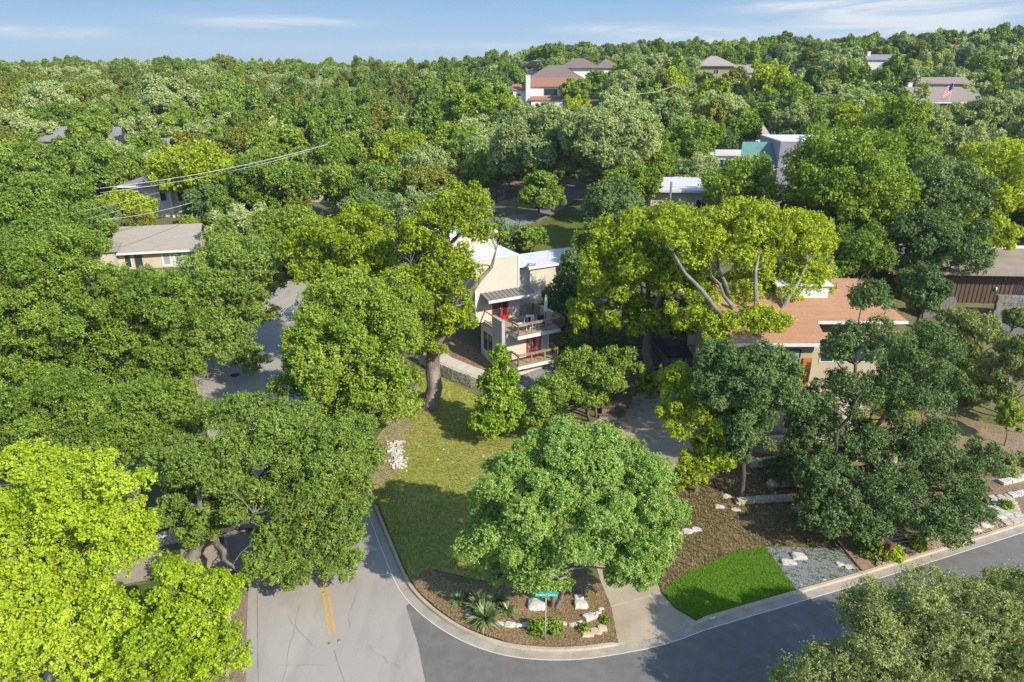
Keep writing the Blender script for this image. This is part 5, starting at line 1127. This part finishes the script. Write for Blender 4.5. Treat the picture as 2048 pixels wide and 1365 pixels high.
stone_wall('stone_wall', [onterr(a, b)[:2] for a, b in [(1290, 754), (1330, 757), (1370, 760)]], .55, .18, .35, M_limestone, 'tan stone wall below the dark deck', seed=15)
patch('steep_drive', GT((1995, 640), (2060, 640), (2080, 668), (2040, 672), (1998, 668)), .05, mat('drive_asphalt', [(.13, .13, .14), (.19, .19, .2)], .5, .9, .2), 1.5)
# white rubble beside the street
RUB = MB(); rg = random.Random(4)
for i in range(220):
    a, b = rg.gauss(792, 8), rg.uniform(885, 940)
    if b > 915: a += 6
    p = onplane(a, b); q = rg.uniform(.05, .17)
    RUB.cbox((p[0], p[1], .05+q*.3), (q*1.3, q, q*.8), rg.uniform(0, 3), rg.uniform(-.4, .4), q*.2, rg)
tag(RUB.build('rubble', M_wstone), 'heap of white limestone rubble on the grass by the kerb', kind='stuff')
RUB = MB()
for i in range(900):
    t = rg.random(); a = 868+t*115; b = 763+t*36+rg.gauss(0, 2)+2 if rg.random() < .35 else 0
    if not b: a, b = rg.uniform(740, 1000), rg.uniform(790, 960)
    p = onplane(a, b); q = rg.uniform(.04, .12) if i % 3 else rg.uniform(.03, .07)
    if b > 800 and rg.random() < .93: continue
    RUB.cbox((p[0], p[1], .04+q*.3), (q*1.3, q, q*.7), rg.uniform(0, 3), rg.uniform(-.4, .4), q*.2, rg)
tag(RUB.build('pebbles', M_wstone), 'loose pale stones scattered on the lawn', kind='stuff')
# cobbles along the side street
CB = MB()
cobw = [(p[0], p[1]) for p in cob]
x0, x1 = min(p[0] for p in cobw), max(p[0] for p in cobw); y0, y1 = min(p[1] for p in cobw), max(p[1] for p in cobw)
for i in range(9000):
    x, y = rg.uniform(x0, x1), rg.uniform(y0, y1)
    if inside(x, y, cobw): q = rg.uniform(.06, .15); CB.cbox((x, y, terr(x, y)+.06+q*.2), (q*1.3, q, q*.6), rg.uniform(0, 3), rg.uniform(-.3, .3), q*.15, rg)
tag(CB.build('cobbles', M_cobble), 'tan river cobbles lining the side street kerb', kind='stuff')
# flagstone steps at the right edge
FS = MB()
for r in range(9):
    for c in range(3):
        a, b = 1995+r*-1+c*14+rg.uniform(-2, 2)+ (8-r)*2.2, 1049-r*6.2-c*2; p = onterr(a, b)
        FS.cbox((p[0], p[1], p[2]+.1), (.46, .40, .14), .38+rg.uniform(-.15, .15), 0, .03, rg)
tag(FS.build('flagstone_steps', M_limestone), 'gray flagstone steps rising from the kerb at the right edge', 'steps')
# flagstone patio and steps at the end of the driveway
patch('flagstone_patio', G((1195, 862), (1180, 850), (1200, 838), (1215, 822), (1240, 812), (1262, 800), (1320, 803), (1340, 820), (1292, 828), (1248, 847)), .05, mat('flagstone', [(.30, .25, .2), (.42, .36, .29), (.5, .44, .36)], 1.6, .85, .6, cols2=[(.17, .14, .12), (.48, .42, .35), (.46, .4, .33)], scale2=2.2, mixf=.6), .7)
stone_wall('patio_wall', G((1250, 806), (1290, 802), (1330, 806)), .45, .15, .4, M_limestone, 'low stone seat wall behind the flagstone patio', seed=17)
PS = MB()
for i in range(5):
    p = onplane(1222+i*5, 834-i*8)
    PS.cbox((p[0], p[1], .1+i*.15), (2.0, .5, .2+i*.3), .15)
    for k in range(14): PS.cbox((p[0]-.9+k*.135, p[1]-.22, .2+i*.3+.02), (.06, .3, .05), .15)
tag(PS.build('garden_steps', mat('brown_step', [(.18, .13, .09), (.30, .23, .17)], 2., .9, .3)), 'brown ribbed garden steps beside the flagstone patio', 'steps')
# plank path by the mailbox
PP = empty('plank_path', (0, 0, 0), 0, 'red-brown plank path running up from the side street kerb', 'path')
q = MB(); A0, A1 = onterr(1739, 1143), onterr(1662, 1052); dxy = Vector((A1[0]-A0[0], A1[1]-A0[1], 0)); Ln = dxy.length; an = math.atan2(dxy.y, dxy.x); n = int(Ln/.16)
for i in range(n):
    t = (i+.5)/n; x, y = A0[0]+dxy.x*t, A0[1]+dxy.y*t; q.cbox((x, y, terr(x, y)+.08), (.14, .85, .05), an, 0, .004, rg)
q.build('planks', mat('red_plank', [(.26, .16, .11), (.38, .25, .18)], 3., .85, .3), PP)
q = MB()
for sgn in (-1, 1):
    ox, oy = -dxy.y/Ln*.46*sgn, dxy.x/Ln*.46*sgn
    a, b = (A0[0]+ox, A0[1]+oy), (A1[0]+ox, A1[1]+oy); q.bar((a[0], a[1], terr(*a)+.06), (b[0], b[1], terr(*b)+.07), .05, .14)
q.build('edging', mat('rusty_edge', [(.12, .07, .05), (.2, .12, .08)], 2., .8), PP)
# mailbox
p = onterr(1765, 1125); MBX = empty('mailbox', p, .35, 'rust-brown mailbox on a post beside the plank path', 'mailbox')
M_rust = mat('rust_metal', [(.12, .055, .035), (.2, .1, .065)], 3., .7)
q = MB(); q.box(-.05, .05, -.05, .05, -.1, 1.05); q.build('post', M_rust, MBX)
q = MB(); q.box(-.16, .16, -.32, .32, 1.053, 1.38); q.hexa([(-.18, -.34, 1.383), (.18, -.34, 1.383), (.18, .34, 1.383), (-.18, .34, 1.383), (-.12, -.34, 1.45), (.12, -.34, 1.45), (.12, .34, 1.45), (-.12, .34, 1.45)]); b_ = q.build('box', M_rust, MBX)
q = MB(); q.box(-.14, .14, -.345, -.323, 1.07, 1.36); q.build('door', M_rust, b_)
# street sign with its lettering
p = onterr(1090, 1283); SG = empty('street_sign', p, .02, 'green street name sign on a gray steel post at the corner', 'street sign')
SH_ = 2.62
q = MB(); q.tube([(0, 0, -.2), (0, 0, SH_-.02)], .032, 10); q.build('post', mat('galvanised_post', [(.34, .33, .31), (.45, .44, .42)], 2., .5), SG)
q = MB(); q.tube([(0, 0, SH_-.05), (0, 0, SH_+.02)], .045, 10); q.build('bracket', M_metal, SG)
q = MB(); q.box(-.5, .54, -.004, .004, SH_+.02, SH_+.26); bl = q.build('sign_blade', mat('sign_green', [(.0, .40, .33), (.0, .44, .37)], 2., .4), SG)
M_letter = mat('sign_white', [(.8, .82, .82), (.86, .88, .88)], 2., .5)
LT = MB()
def text(s_, size, x, z, y=-.0065, sx=1.):
    cu = bpy.data.curves.new('letters', 'FONT'); cu.body = s_; cu.size = size; cu.extrude = .0015; cu.offset = size*.012; cu.resolution_u = 3
    o = bpy.data.objects.new('letters', cu); me = bpy.data.meshes.new_from_object(o)
    LT.mesh([(x+v.co.x*sx, y-v.co.z, z+v.co.y) for v in me.vertices], [tuple(p.vertices) for p in me.polygons])
    bpy.data.objects.remove(o); bpy.data.curves.remove(cu); bpy.data.meshes.remove(me)
def caps(words, x, z, big, small):
    for w_ in words:
        text(w_[0], big, x, z, sx=.72); x += big*.50
        text(w_[1:], small, x, z, sx=.74); x += small*.50*len(w_[1:])+big*.12
caps(['TUMBLING', 'CIRCLE'], -.47, SH_+.075, .165, .125)
text('CIR 3400', .062, .355, SH_+.08, sx=.62)
LT.build('lettering', M_letter, bl)
# raised pavement markers and manhole covers
for i, (a, b, l_) in enumerate([(649, 1186, 'lone pavement marker under the oak crown'), (660, 1288, 'left pavement marker at the end of the yellow line'), (679, 1283, 'right pavement marker at the end of the yellow line')]):
    p = onplane(a, b); q = MB(); q.cbox((0, 0, .03), (.12, .12, .03)); q.lathe([(.1, 0), (.09, .02), (0, .022)], 12); tag(q.build('pavement_marker', mat('marker_tan', [(.25, .2, .12), (.4, .33, .2)], 9., .6), None, p[:2]+(.013,)), l_, 'road marker')
for a, b, l_ in ((470, 751, 'dark round manhole cover in the street bend'),):
    p = onplane(a, b); q = MB(); q.lathe([(.42, 0), (.42, .012), (.36, .013), (.34, .008), (0, .008)], 24)
    for k in range(-3, 4): q.box(-.28, .28, k*.08-.015, k*.08+.015, .009, .014)
    tag(q.build('manhole_cover', M_dark, None, p[:2]+(.014,)), l_, 'manhole cover')
# house number painted on the kerb
p = onplane(1425, 1241, 0)
kn = MB(); kn.cbox((p[0], p[1]+.02, .132), (.34, .1, .006), .37); tag(kn.build('kerb_number_plate', M_white), 'white house-number patch painted on the side street kerb', 'kerb number')
# ---- yuccas, shrubs
def spiky(px, py, R, n, label, sp='yucca', seed=1, name='yucca', w_=.05, cat='yucca', up=.9, group=None):
    p = onterr(px, py); rng = np.random.default_rng(seed); V, F, T = [], [], []
    for i in range(n):
        a = rng.uniform(0, 6.28); el = rng.uniform(.1, 1.35)*up; L_ = R*rng.uniform(.75, 1.1)
        d = np.array([math.cos(a)*math.cos(el), math.sin(a)*math.cos(el), math.sin(el)]); sd_ = np.array([-math.sin(a), math.cos(a), 0])*w_
        b0 = np.array([0, 0, .08]) + d*.05; m_ = b0+d*L_*.55; e = b0 + d*L_ - np.array([0, 0, L_*.18*math.cos(el)])
        b = len(V); V += [b0-sd_*.6, b0+sd_*.6, m_+sd_, m_-sd_, e]; F += [(b, b+1, b+2, b+3), (b+3, b+2, b+4, b+4)]; T += [rng.uniform(.2, .9)]*2
    me = bpy.data.meshes.new(name); me.from_pydata([tuple(v) for v in V], [], [f if f[2] != f[3] else f[:3] for f in F])
    at_ = me.attributes.new('tint', 'FLOAT', 'FACE'); at_.data.foreach_set('value', T)
    o = link(name, me, None, LEAF[sp], p); return tag(o, label, cat, group)
spiky(970, 1243, 1.05, 150, 'largest spiky yucca, at the front left of the planting bed', seed=1)
spiky(960, 1218, .95, 120, 'upright yucca directly behind the largest one', seed=2, up=1.1)
spiky(916, 1204, .55, 60, 'small blue-green agave at the left end of the planting bed', seed=3)
spiky(939, 1196, .5, 60, 'yellow-striped spiky plant behind the small agave', 'dry', seed=4)
spiky(1015, 1226, .55, 60, 'small yucca in front of the round tree crown', seed=5)
spiky(995, 1205, .65, 60, 'shaded yucca under the edge of the round tree', seed=6)
spiky(1880, 1070, .8, 110, 'silvery agave above the tan cobbles', 'olive', seed=7, name='agave', w_=.07, cat='agave')
for i, (a, b) in enumerate([(460, 1335), (458, 1362)]): spiky(a, b, .4, 70, ['upper', 'lower'][i]+' wispy grass tuft on the brown verge at left', 'olive', seed=8+i, name='grass_tuft', w_=.012, cat='grass tuft')
def shrub(sp, px, py, R, label, seed, h=.8, name='shrub', cat='shrub', group=None):
    p = onterr(px, py); rng = np.random.default_rng(seed); dep = p[1]*CP+CAMH*SP
    cl, de, gp, asp, dr_, lf, bark = STYLE[sp]
    lo = [(np.array([0, 0, R*h*.8]), np.array([R, R, R*h])), (np.array([R*.3, -R*.2, R*h*.7]), np.array([R*.6, R*.6, R*h*.8]))]
    V, F, T, c = crown_arrays(rng, lo, max(.07, dep/692*2.6)*lf, de*1.3, .28, 'round', asp, 0, 0)
    return tag(link(name, arrmesh(name, V, F, None, T), None, LEAF[sp], p), label, cat, group)
shrub('lime', 1076, 1264, .42, 'bushy green shrub left of the sign post', 31)
shrub('lime', 1110, 1262, .36, 'bushy green shrub right of the sign post', 32)
shrub('lime', 1168, 1262, .25, 'low green shrub near the pinkish rocks', 33)
shrub('lime', 1209, 1244, .18, 'tiny green seedling at the right of the planting bed', 34)
shrub('lime', 1738, 1112, .55, 'bright green shrub along the plank path', 35); shrub('lime', 1722, 1095, .5, 'green shrub higher along the plank path', 36)
shrub('lemon', 1780, 1118, .55, 'yellow-green shrub in front of the mailbox', 37); shrub('lime', 1760, 1050, .8, 'leafy shrub above the gray gravel patch', 38)
shrub('elm', 1830, 1095, .5, 'dark green shrub on the cobble margin', 39); shrub('lime', 2010, 1018, .35, 'bright shrub by the flagstone steps', 40)
shrub('olive', 2012, 930, .6, 'feathery gray-green shrub on the reddish soil, upper one', 41); shrub('olive', 2016, 955, .5, 'feathery gray-green shrub on the reddish soil, lower one', 42); shrub('olive', 2045, 930, .6, 'gray-green shrub at the right edge on the reddish soil', 43)
shrub('lime', 1790, 830, 1.2, 'yellow-green shrub beside the stairway', 44); shrub('lime', 1720, 870, .9, 'green shrub at the foot of the stairway', 45)
shrub('lime', 1930, 800, 1.6, 'low sunlit green thicket below the small right-edge oaks', 46); shrub('darkoak', 1560, 960, 1.0, 'dark shrub between the two lower retaining walls', 47)
shrub('darkoak', 1210, 900, .6, 'shadowed shrub by the patio', 48); shrub('dry', 1205, 815, .9, 'reddish-green shrub left of the ribbed garden steps', 49); shrub('pecan', 1300, 785, 1.0, 'yellowish shrub behind the patio wall', 50)
shrub('elm', 300, 1080, .7, 'shrub behind the white limestone wall at left', 51); shrub('lime', 340, 1150, .8, 'green shrub under the smaller bright pecan', 52)
shrub('elm', 640, 640, 2.0, 'leafy shrub at the inner kerb of the bend', 53); shrub('pecan', 615, 560, 1.8, 'yellow-green shrub at the inside of the far bend', 54)
shrub('darkoak', 1240, 705, 1.8, 'dark bush on the slope below the wide pecan', 55); shrub('elm', 1150, 700, 1.2, 'green bush on the slope right of the balconies', 56)
shrub('darkoak', 1000, 505, 2.2, 'dark bush behind the roof of the modern house', 57)
# young staked tree on the right
hero('lime', 'thin young tree planted on the reddish soil at right', 2008, 893, [(2020, 840, 22, 32), (2012, 815, 14, 20)], 61, trunk=.04, limbs=4, twigs=20, name='young_tree')
# ground-cover tufts on the slope, gravel and bed
def tufts(name, poly, n, s_, sp, label, seed):
    rng = np.random.default_rng(seed); r2 = random.Random(seed); xs_, ys_ = [p[0] for p in poly], [p[1] for p in poly]; P = []
    while len(P) < n:
        x, y = r2.uniform(min(xs_), max(xs_)), r2.uniform(min(ys_), max(ys_))
        if inside(x, y, poly): P.append((x, y, terr(x, y)+.04))
    P = np.repeat(np.array(P), 9, axis=0); m_ = len(P); a = rng.uniform(0, 6.28, m_); L_ = s_*rng.uniform(.5, 1.2, m_)
    d = np.stack([np.cos(a)*.6, np.sin(a)*.6, rng.uniform(.5, 1.1, m_)], 1); sd_ = np.stack([-np.sin(a), np.cos(a), 0*a], 1)*s_*.1
    V = np.empty((m_, 4, 3)); V[:, 0] = P-sd_; V[:, 1] = P+sd_; V[:, 2] = P+d*L_[:, None]+sd_*.3; V[:, 3] = P+d*L_[:, None]-sd_*.3
    tag(link(name, arrmesh(name, V.reshape(-1, 3), np.arange(4*m_).reshape(m_, 4), None, rng.uniform(0, 1, m_)), None, LEAF[sp]), label, kind='stuff')
tufts('grass', [p for p in lawn], 26000, .09, 'blade', 'short mown lawn grass between the kerb and the modern house', 1)
tufts('grass', [p for p in sod], 15000, .10, 'sod', 'thick bright green turf beside the driveway', 2)
tufts('ground_cover', [p for p in slope], 3800, .16, 'dry', 'dry sedge plugs covering the mulch slope', 3)
tufts('ground_cover', [p for p in slope], 1300, .12, 'elm', 'low green sprouts on the mulch slope', 4)
tufts('ground_cover', [p for p in bed], 900, .10, 'elm', 'small weeds in the planting bed', 5)
tufts('ground_cover', [p for p in grav], 160, .16, 'lime', 'wispy plants in the gray gravel', 6)
# ---- utility poles and wires
def pole(x, y, z, H_, label, arm=None, rz=0., tr_=False):
    r = empty('utility_pole', (x, y, z), rz, label, 'utility pole')
    q = MB(); q.tube([(0, 0, -.5), (0, 0, H_)], [.17, .12], 8); q.build('post', mat('creosote_wood', [(.16, .12, .09), (.26, .21, .17)], 1., .9), r)
    if arm:
        q = MB()
        for z_ in arm: q.box(-1.3, 1.3, -.24, -.13, z_-.06, z_+.06); q.bar((-.8, -.18, z_-.06), (0, -.15, z_-.75), .05); q.bar((.8, -.18, z_-.06), (0, -.15, z_-.75), .05)
        q.build('crossarm', M_woodd, r)
        q = MB()
        for z_ in arm:
            for a in (-1.2, -.6, .6, 1.2): q.lathe([(.05, 0), (.07, .08), (.03, .16), (0, .18)], 6, (a, -.18, z_+.06))
        q.build('insulator', M_white, r)
    if tr_:
        q = MB(); q.lathe([(0, 0), (.28, .02), (.28, .9), (.22, .98), (0, 1.)], 12, (-.48, -.1, H_-4.6)); q.lathe([(.05, 0), (.05, .3), (0, .32)], 6, (-.4, -.1, H_-3.6)); q.build('transformer', M_white, r)
    return r
pt, _ = aty(1343, 364, 79); zz = terr(pt[0], pt[1]); pole(pt[0], pt[1], zz, pt[2]-zz, 'wooden pole with a white transformer can, left of the flat cream house', None, 0, True)
pt2, _ = aty(1914, 76, 215); zz = terr(pt2[0], pt2[1]); pole(pt2[0], pt2[1], zz, pt2[2]-zz, 'tall crossarm pole standing against the sky on the right ridge', [pt2[2]-zz-.3], .2)
pt3, _ = aty(1836, 148, 165); zz = terr(pt3[0], pt3[1]); pole(pt3[0], pt3[1], zz, pt3[2]-zz, 'leaning gray pole beside the flag house', [pt3[2]-zz-.6], .9)
def wire(a, b, sag, label, r=.035, group=None):
    A_, B_ = Vector(a), Vector(b); P = [A_.lerp(B_, i/16) - Vector((0, 0, sag*4*(i/16)*(1-i/16))) for i in range(17)]
    q = MB(); q.tube([tuple(p) for p in P], r, 5); return tag(q.build('power_line', mat('wire_metal', [(.45, .45, .42), (.55, .55, .52)], 1., .4)), label, 'power line', group)
A = lambda a, b, y: aty(a, b, y)[0]
wire(A(200, 377, 84), A(656, 289, 100), .6, 'thick upper power line crossing the left valley', .04)
wire(A(200, 386, 84), A(620, 302, 100), .6, 'power line just below the thick upper one', .03)
wire(A(120, 430, 84), A(318, 385, 92), .2, 'thin third power line in the left valley', .02); wire(A(120, 450, 84), A(318, 397, 92), .2, 'thin fourth power line in the left valley', .02)
wire(A(205, 440, 82), A(385, 405, 92), .3, 'lowest thick power line, above the beige cottage roof', .035)
wire(A(1343, 373, 79), A(1585, 325, 88), .9, 'power line leaving the transformer pole to the right', .03)
wire(A(1436, 420, 72), A(1535, 392, 82), .2, 'upper power line crossing the red-brown shed', .03); wire(A(1470, 440, 70), A(1575, 396, 82), .2, 'lower power line crossing the red-brown shed', .025)
wire(A(1914, 82, 215), A(2000, 108, 200), .8, 'power line from the ridge pole down to the right', .05); wire(A(1270, 188, 150), A(1360, 166, 165), .6, 'distant twin power line above the enormous live oak', .05)
wire(A(1064, 578, 62), A(1120, 565, 66), .1, 'thin service wire running from the upper roof of the modern house', .015)
# flag
p, _ = aty(1893, 208, 162); zz = terr(p[0], p[1]); FL = empty('flag', (p[0], p[1], zz), 0, 'American flag on a slanted pole in front of the wide house', 'flag')
h0 = p[2]-zz; q = MB(); q.tube([(0, 0, 0), (.6, 0, h0+4.6)], .05, 6); q.build('pole', M_white, FL)
M_fr, M_fw, M_fb = mat('flag_red', [(.5, .02, .03), (.55, .03, .04)], 1.), M_white, mat('flag_blue', [(.01, .02, .12), (.02, .03, .15)], 1.)
for i in range(13):
    q = MB(); zt = h0+4.4-i*.2; x_ = .57-i*.03
    q.hexa([(x_-1.5+.004*i, -.02+.1*math.sin(i*.5), zt-.9-.2), (x_, -.02, zt-.2), (x_, .02, zt-.2), (x_-1.5, .02+.1*math.sin(i*.5), zt-.9-.2), (x_-1.5, -.02+.1*math.sin(i*.5), zt-.9), (x_, -.02, zt), (x_, .02, zt), (x_-1.5, .02+.1*math.sin(i*.5), zt-.9)])
    q.build('stripe', M_fr if i % 2 == 0 else M_fw, FL)
q = MB(); q.hexa([(-.1, -.06, h0+2.6), (.53, -.06, h0+3.0), (.53, .06, h0+3.0), (-.1, .06, h0+2.6), (-.1, -.06, h0+4.0), (.57, -.06, h0+4.4), (.57, .06, h0+4.4), (-.1, .06, h0+4.0)]); q.build('canton', M_fb, FL)
# pickup, bin, parked cars, fence
def vehicle(px, py, rz, paint, label, kind='pickup'):
    p = onterr(px, py); r = empty('pickup_truck' if kind == 'pickup' else 'parked_car', (p[0], p[1], p[2]+.06), rz, label, 'pickup truck' if kind == 'pickup' else 'car')
    m = mat('paint_'+kind+str(px), [tuple(c*.9 for c in paint), paint], 1., .3, spec=.6)
    prof = [(-2.6, .45), (-2.65, .95), (-1.5, 1.05), (-.9, 1.0), (.6, 1.0), (2.5, 1.02), (2.65, .5)] if kind == 'pickup' else [(-2.2, .4), (-2.25, .8), (-1.2, .95), (2.0, .98), (2.2, .85), (2.2, .4)]
    q = MB(); V = []
    for y in (-.92, -.88, .88, .92): V += [(x, y, z if abs(y) < .9 else min(z, .9)) for x, z in prof]
    n = len(prof); F = [(i*n+j, i*n+j+1, (i+1)*n+j+1, (i+1)*n+j) for i in range(3) for j in range(n-1)] + [tuple(range(n))[::-1], tuple(range(3*n, 4*n))] + [(i*n, (i+1)*n, (i+1)*n+n-1, i*n+n-1) for i in range(3)]
    q.mesh(V, F); b = q.build('body', m, r)
    c = ((-1.0, -.4, .75, 1.0) if kind == 'pickup' else (-1.1, -.4, 1.0, 1.9))
    q = MB(); q.hexa([(c[0], -.8, 1.003), (c[3], -.8, 1.003), (c[3], .8, 1.003), (c[0], .8, 1.003), (c[1], -.66, 1.6), (c[2], -.66, 1.6), (c[2], .66, 1.6), (c[1], .66, 1.6)]); cb = q.build('cabin', M_glass, r)
    q = MB(); q.box(c[1]+.02, c[2]-.02, -.64, .64, 1.603, 1.66); q.build('roof', m, cb)
    for x in (-1.7, 1.7):
        for y in (-.86, .86): q = MB(); q.tube([(x, y-.1, .33), (x, y+.1, .33)], .34, 14); q.build('wheel', M_dark, r)
    for y in (-.75, .75): q = MB(); q.cbox((2.62 if kind == 'pickup' else 2.21, y, .78), (.08, .18, .28)); q.build('taillight', M_red, r)
vehicle(1352, 347, 2.5, (.01, .25, .30), 'teal pickup truck seen from behind, parked beyond the flat white roof')
vehicle(1488, 325, .1, (.42, .43, .45), 'silver car parked in front of the long low white roof', 'car')
vehicle(1392, 818, .25, (.35, .42, .48), 'silver-blue car half hidden by the lacy tree at the top of the driveway', 'car')
p = onterr(1317, 346); RB = empty('recycling_bin', p, .2, 'blue recycling bin left of the teal pickup', 'bin')
q = MB(); q.hexa([(-.27, -.3, .1), (.27, -.3, .1), (.27, .3, .1), (-.27, .3, .1), (-.33, -.38, 1.0), (.33, -.38, 1.0), (.33, .38, 1.0), (-.33, .38, 1.0)]); q.build('body', mat('bin_blue', [(.01, .12, .5), (.02, .16, .6)], 1., .5), RB)
q = MB(); q.hexa([(-.36, -.42, 1.003), (.36, -.42, 1.003), (.36, .42, 1.003), (-.36, .42, 1.003), (-.3, -.34, 1.1), (.3, -.34, 1.1), (.3, .34, 1.1), (-.3, .34, 1.1)]); q.build('lid', M_dark, RB)
for y in (-.2, .2): q = MB(); q.tube([(y-.04, .36, .1), (y+.04, .36, .1)], .1, 10); q.build('wheel', M_dark, RB)
FN = empty('mesh_fence', (0, 0, 0), 0, 'dark metal mesh fence along the far road', 'fence')
fp = [onterr(a, b) for a, b in [(980, 412), (993, 405), (1014, 399), (1032, 394), (1050, 390)]]
for a in fp: q = MB(); q.box(a[0]-.05, a[0]+.05, a[1]-.05, a[1]+.05, a[2]-.2, a[2]+1.9); q.build('post', M_dark, FN)
q = MB()
for a, b in zip(fp[:-1], fp[1:]):
    for h_ in (.1, 1.75): q.bar((a[0], a[1], a[2]+h_), (b[0], b[1], b[2]+h_), .05)
    for i in range(1, 14): t = i/14; x, y, z = (a[k]+(b[k]-a[k])*t for k in range(3)); q.bar((x, y, z+.1), (x, y, z+1.75), .02)
q.build('rail', M_dark, FN)
# bare limbs
def deadlimb(px, py, hpx, label, seed, y=None, r0=.07):
    p = onterr(px, py) if y is None else aty(px, py, y)[0]; rng = np.random.default_rng(seed); z0 = np.array(p)
    VV, FF, off = [], [], 0
    def br(a, d, L_, r, k):
        nonlocal off
        pts_ = [a]; 
        for i in range(4): d = norm(d+rng.normal(size=3)*.22); pts_.append(pts_[-1]+d*L_/4)
        V, F = tubearr(pts_, [r*(1-.17*i) for i in range(5)], 5); VV.append(V); FF.append(np.array(F)+off); off += len(V)
        if k:
            for i in range(3): br(pts_[2+i % 3], norm(d+rng.normal(size=3)*.8+np.array([0, 0, .2])), L_*.62, r*.5, k-1)
    for i in range(3): br(np.zeros(3), norm(rng.normal(size=3)*.5+np.array([0, 0, 1.])), hpx, r0, 3)
    return tag(link('dead_branches', arrmesh('dead_branches', np.concatenate(VV), np.concatenate(FF), None, None, True), None, DEAD, p), label, 'dead branches')
deadlimb(650, 505, 4.2, 'bare gray dead tree standing above the street bend', 71)
deadlimb(1750, 455, 3.6, 'tangle of bare gray branches above the brown roof ridge', 72)
deadlimb(372, 770, 2.6, 'bleached dead stump with twigs at the left kerb of the bend', 73)
# ------------------------------------------------------------------ fill the wooded hillsides
scatter()
pts.sort(); rngS = random.Random(9); count = {}; stuffp = []
for i, (dd, x, y, z, sc_, px, py) in enumerate(pts):
    sp = far_species(px, py, rngS); lod = 0 if dd < 125 else 1
    me = rngS.choice(VAR[sp][lod]); nm, ct = CATN[sp]
    if dd < 225 and count.get(ct, 0) < 230:
        count[ct] = count.get(ct, 0)+1
        o = bpy.data.objects.new(nm, me); COL.objects.link(o); o.location = (x, y, z-.2); o.rotation_euler = (0, 0, rngS.uniform(0, 6.28)); s_ = sc_; o.scale = (s_*rngS.uniform(.9, 1.15), s_*rngS.uniform(.9, 1.15), s_*rngS.uniform(.8, 1.25))
        zn = zone(px, py); tag(o, '%s in the unbroken woods %s' % (FARLAB[sp], zn), ct, '%ss %s' % (FARLAB[sp], zn))
    else: stuffp.append((x, y, z-.2, sc_, sp, lod))
# the rest of the far wood is one object, instanced inside it
W_ = bpy.data.collections.new('far_wood_crowns')
def gnwood(name, label, P, sps):
    c = bpy.data.collections.new(name+'_sources')
    for sp in sps:
        for me in VAR[sp][1]: o = bpy.data.objects.new(sp+'_crown', me); c.objects.link(o)
    me = bpy.data.meshes.new(name); me.from_pydata([p[:3] for p in P], [], [])
    a = me.attributes.new('s', 'FLOAT', 'POINT'); a.data.foreach_set('value', [p[3] for p in P])
    o = link(name, me); tag(o, label, kind='stuff')
    g = bpy.data.node_groups.new(name, 'GeometryNodeTree'); g.interface.new_socket('Geometry', in_out='INPUT', socket_type='NodeSocketGeometry'); g.interface.new_socket('Geometry', in_out='OUTPUT', socket_type='NodeSocketGeometry')
    n = g.nodes; l = g.links; gi, go = n.new('NodeGroupInput'), n.new('NodeGroupOutput')
    ip = n.new('GeometryNodeInstanceOnPoints'); ci = n.new('GeometryNodeCollectionInfo'); ci.inputs[0].default_value = c; ci.inputs['Separate Children'].default_value = True; ci.inputs['Reset Children'].default_value = True
    ip.inputs['Pick Instance'].default_value = True
    rv = n.new('FunctionNodeRandomValue'); rv.data_type = 'FLOAT_VECTOR'; rv.inputs[0].default_value = (0, 0, 0); rv.inputs[1].default_value = (0, 0, 6.28)
    na = n.new('GeometryNodeInputNamedAttribute'); na.data_type = 'FLOAT'; na.inputs[0].default_value = 's'
    ri = n.new('FunctionNodeRandomValue'); ri.data_type = 'INT'
    for s_ in ri.inputs:
        if s_.type == 'INT' and s_.name == 'Max': s_.default_value = len(c.objects)-1
        if s_.type == 'INT' and s_.name == 'Min': s_.default_value = 0
        if s_.name == 'Seed': s_.default_value = 5
    l.new(gi.outputs[0], ip.inputs['Points']); l.new(ci.outputs[0], ip.inputs['Instance'])
    l.new([q for q in rv.outputs if q.enabled][0], ip.inputs['Rotation'])
    l.new([q for q in ri.outputs if q.enabled][0], ip.inputs['Instance Index'])
    l.new([q for q in na.outputs if q.enabled][0], ip.inputs['Scale'])
    l.new(ip.outputs[0], go.inputs[0])
    md = o.modifiers.new('wood', 'NODES'); md.node_group = g
Lp = [p for p in stuffp if p[0] < -.12*p[1]]; Rp = [p for p in stuffp if p[0] >= -.12*p[1]]
gnwood('far_wood', 'olive woods closing the view along the left ridge', Lp, ['cedar', 'cedar', 'elm', 'gray', 'oak'])
gnwood('far_wood', 'dark oak woods along the right ridge behind the hilltop houses', Rp, ['gray', 'darkoak', 'elm', 'oak'])
print('LEAVES', NLEAF, 'individual far trees', len(pts)-len(stuffp), count, 'stuff', len(Lp), len(Rp))
# ------------------------------------------------------------------ air
hz = MB(); hz.box(-3500, 3500, -420, 5200, -12, 62); ho = hz.build('haze', None) if False else None
me = bpy.data.meshes.new('haze'); mbz = MB(); mbz.box(-3400, 3400, -500, 5100, -1.5, 60); me.from_pydata(mbz.v, [], mbz.f); ho = link('haze', me)
hm = bpy.data.materials.new('haze'); hm.use_nodes = True; n = hm.node_tree.nodes; n.clear(); o_ = n.new('ShaderNodeOutputMaterial'); pv = n.new('ShaderNodeVolumePrincipled')
pv.inputs['Color'].default_value = (.86, .93, 1, 1); pv.inputs['Density'].default_value = .00018; pv.inputs['Anisotropy'].default_value = .2
hm.node_tree.links.new(pv.outputs[0], o_.inputs['Volume']); me.materials.append(hm); tag(ho, 'thin bluish summer haze over the valley', kind='stuff')
sc.cycles.volume_bounces = 0
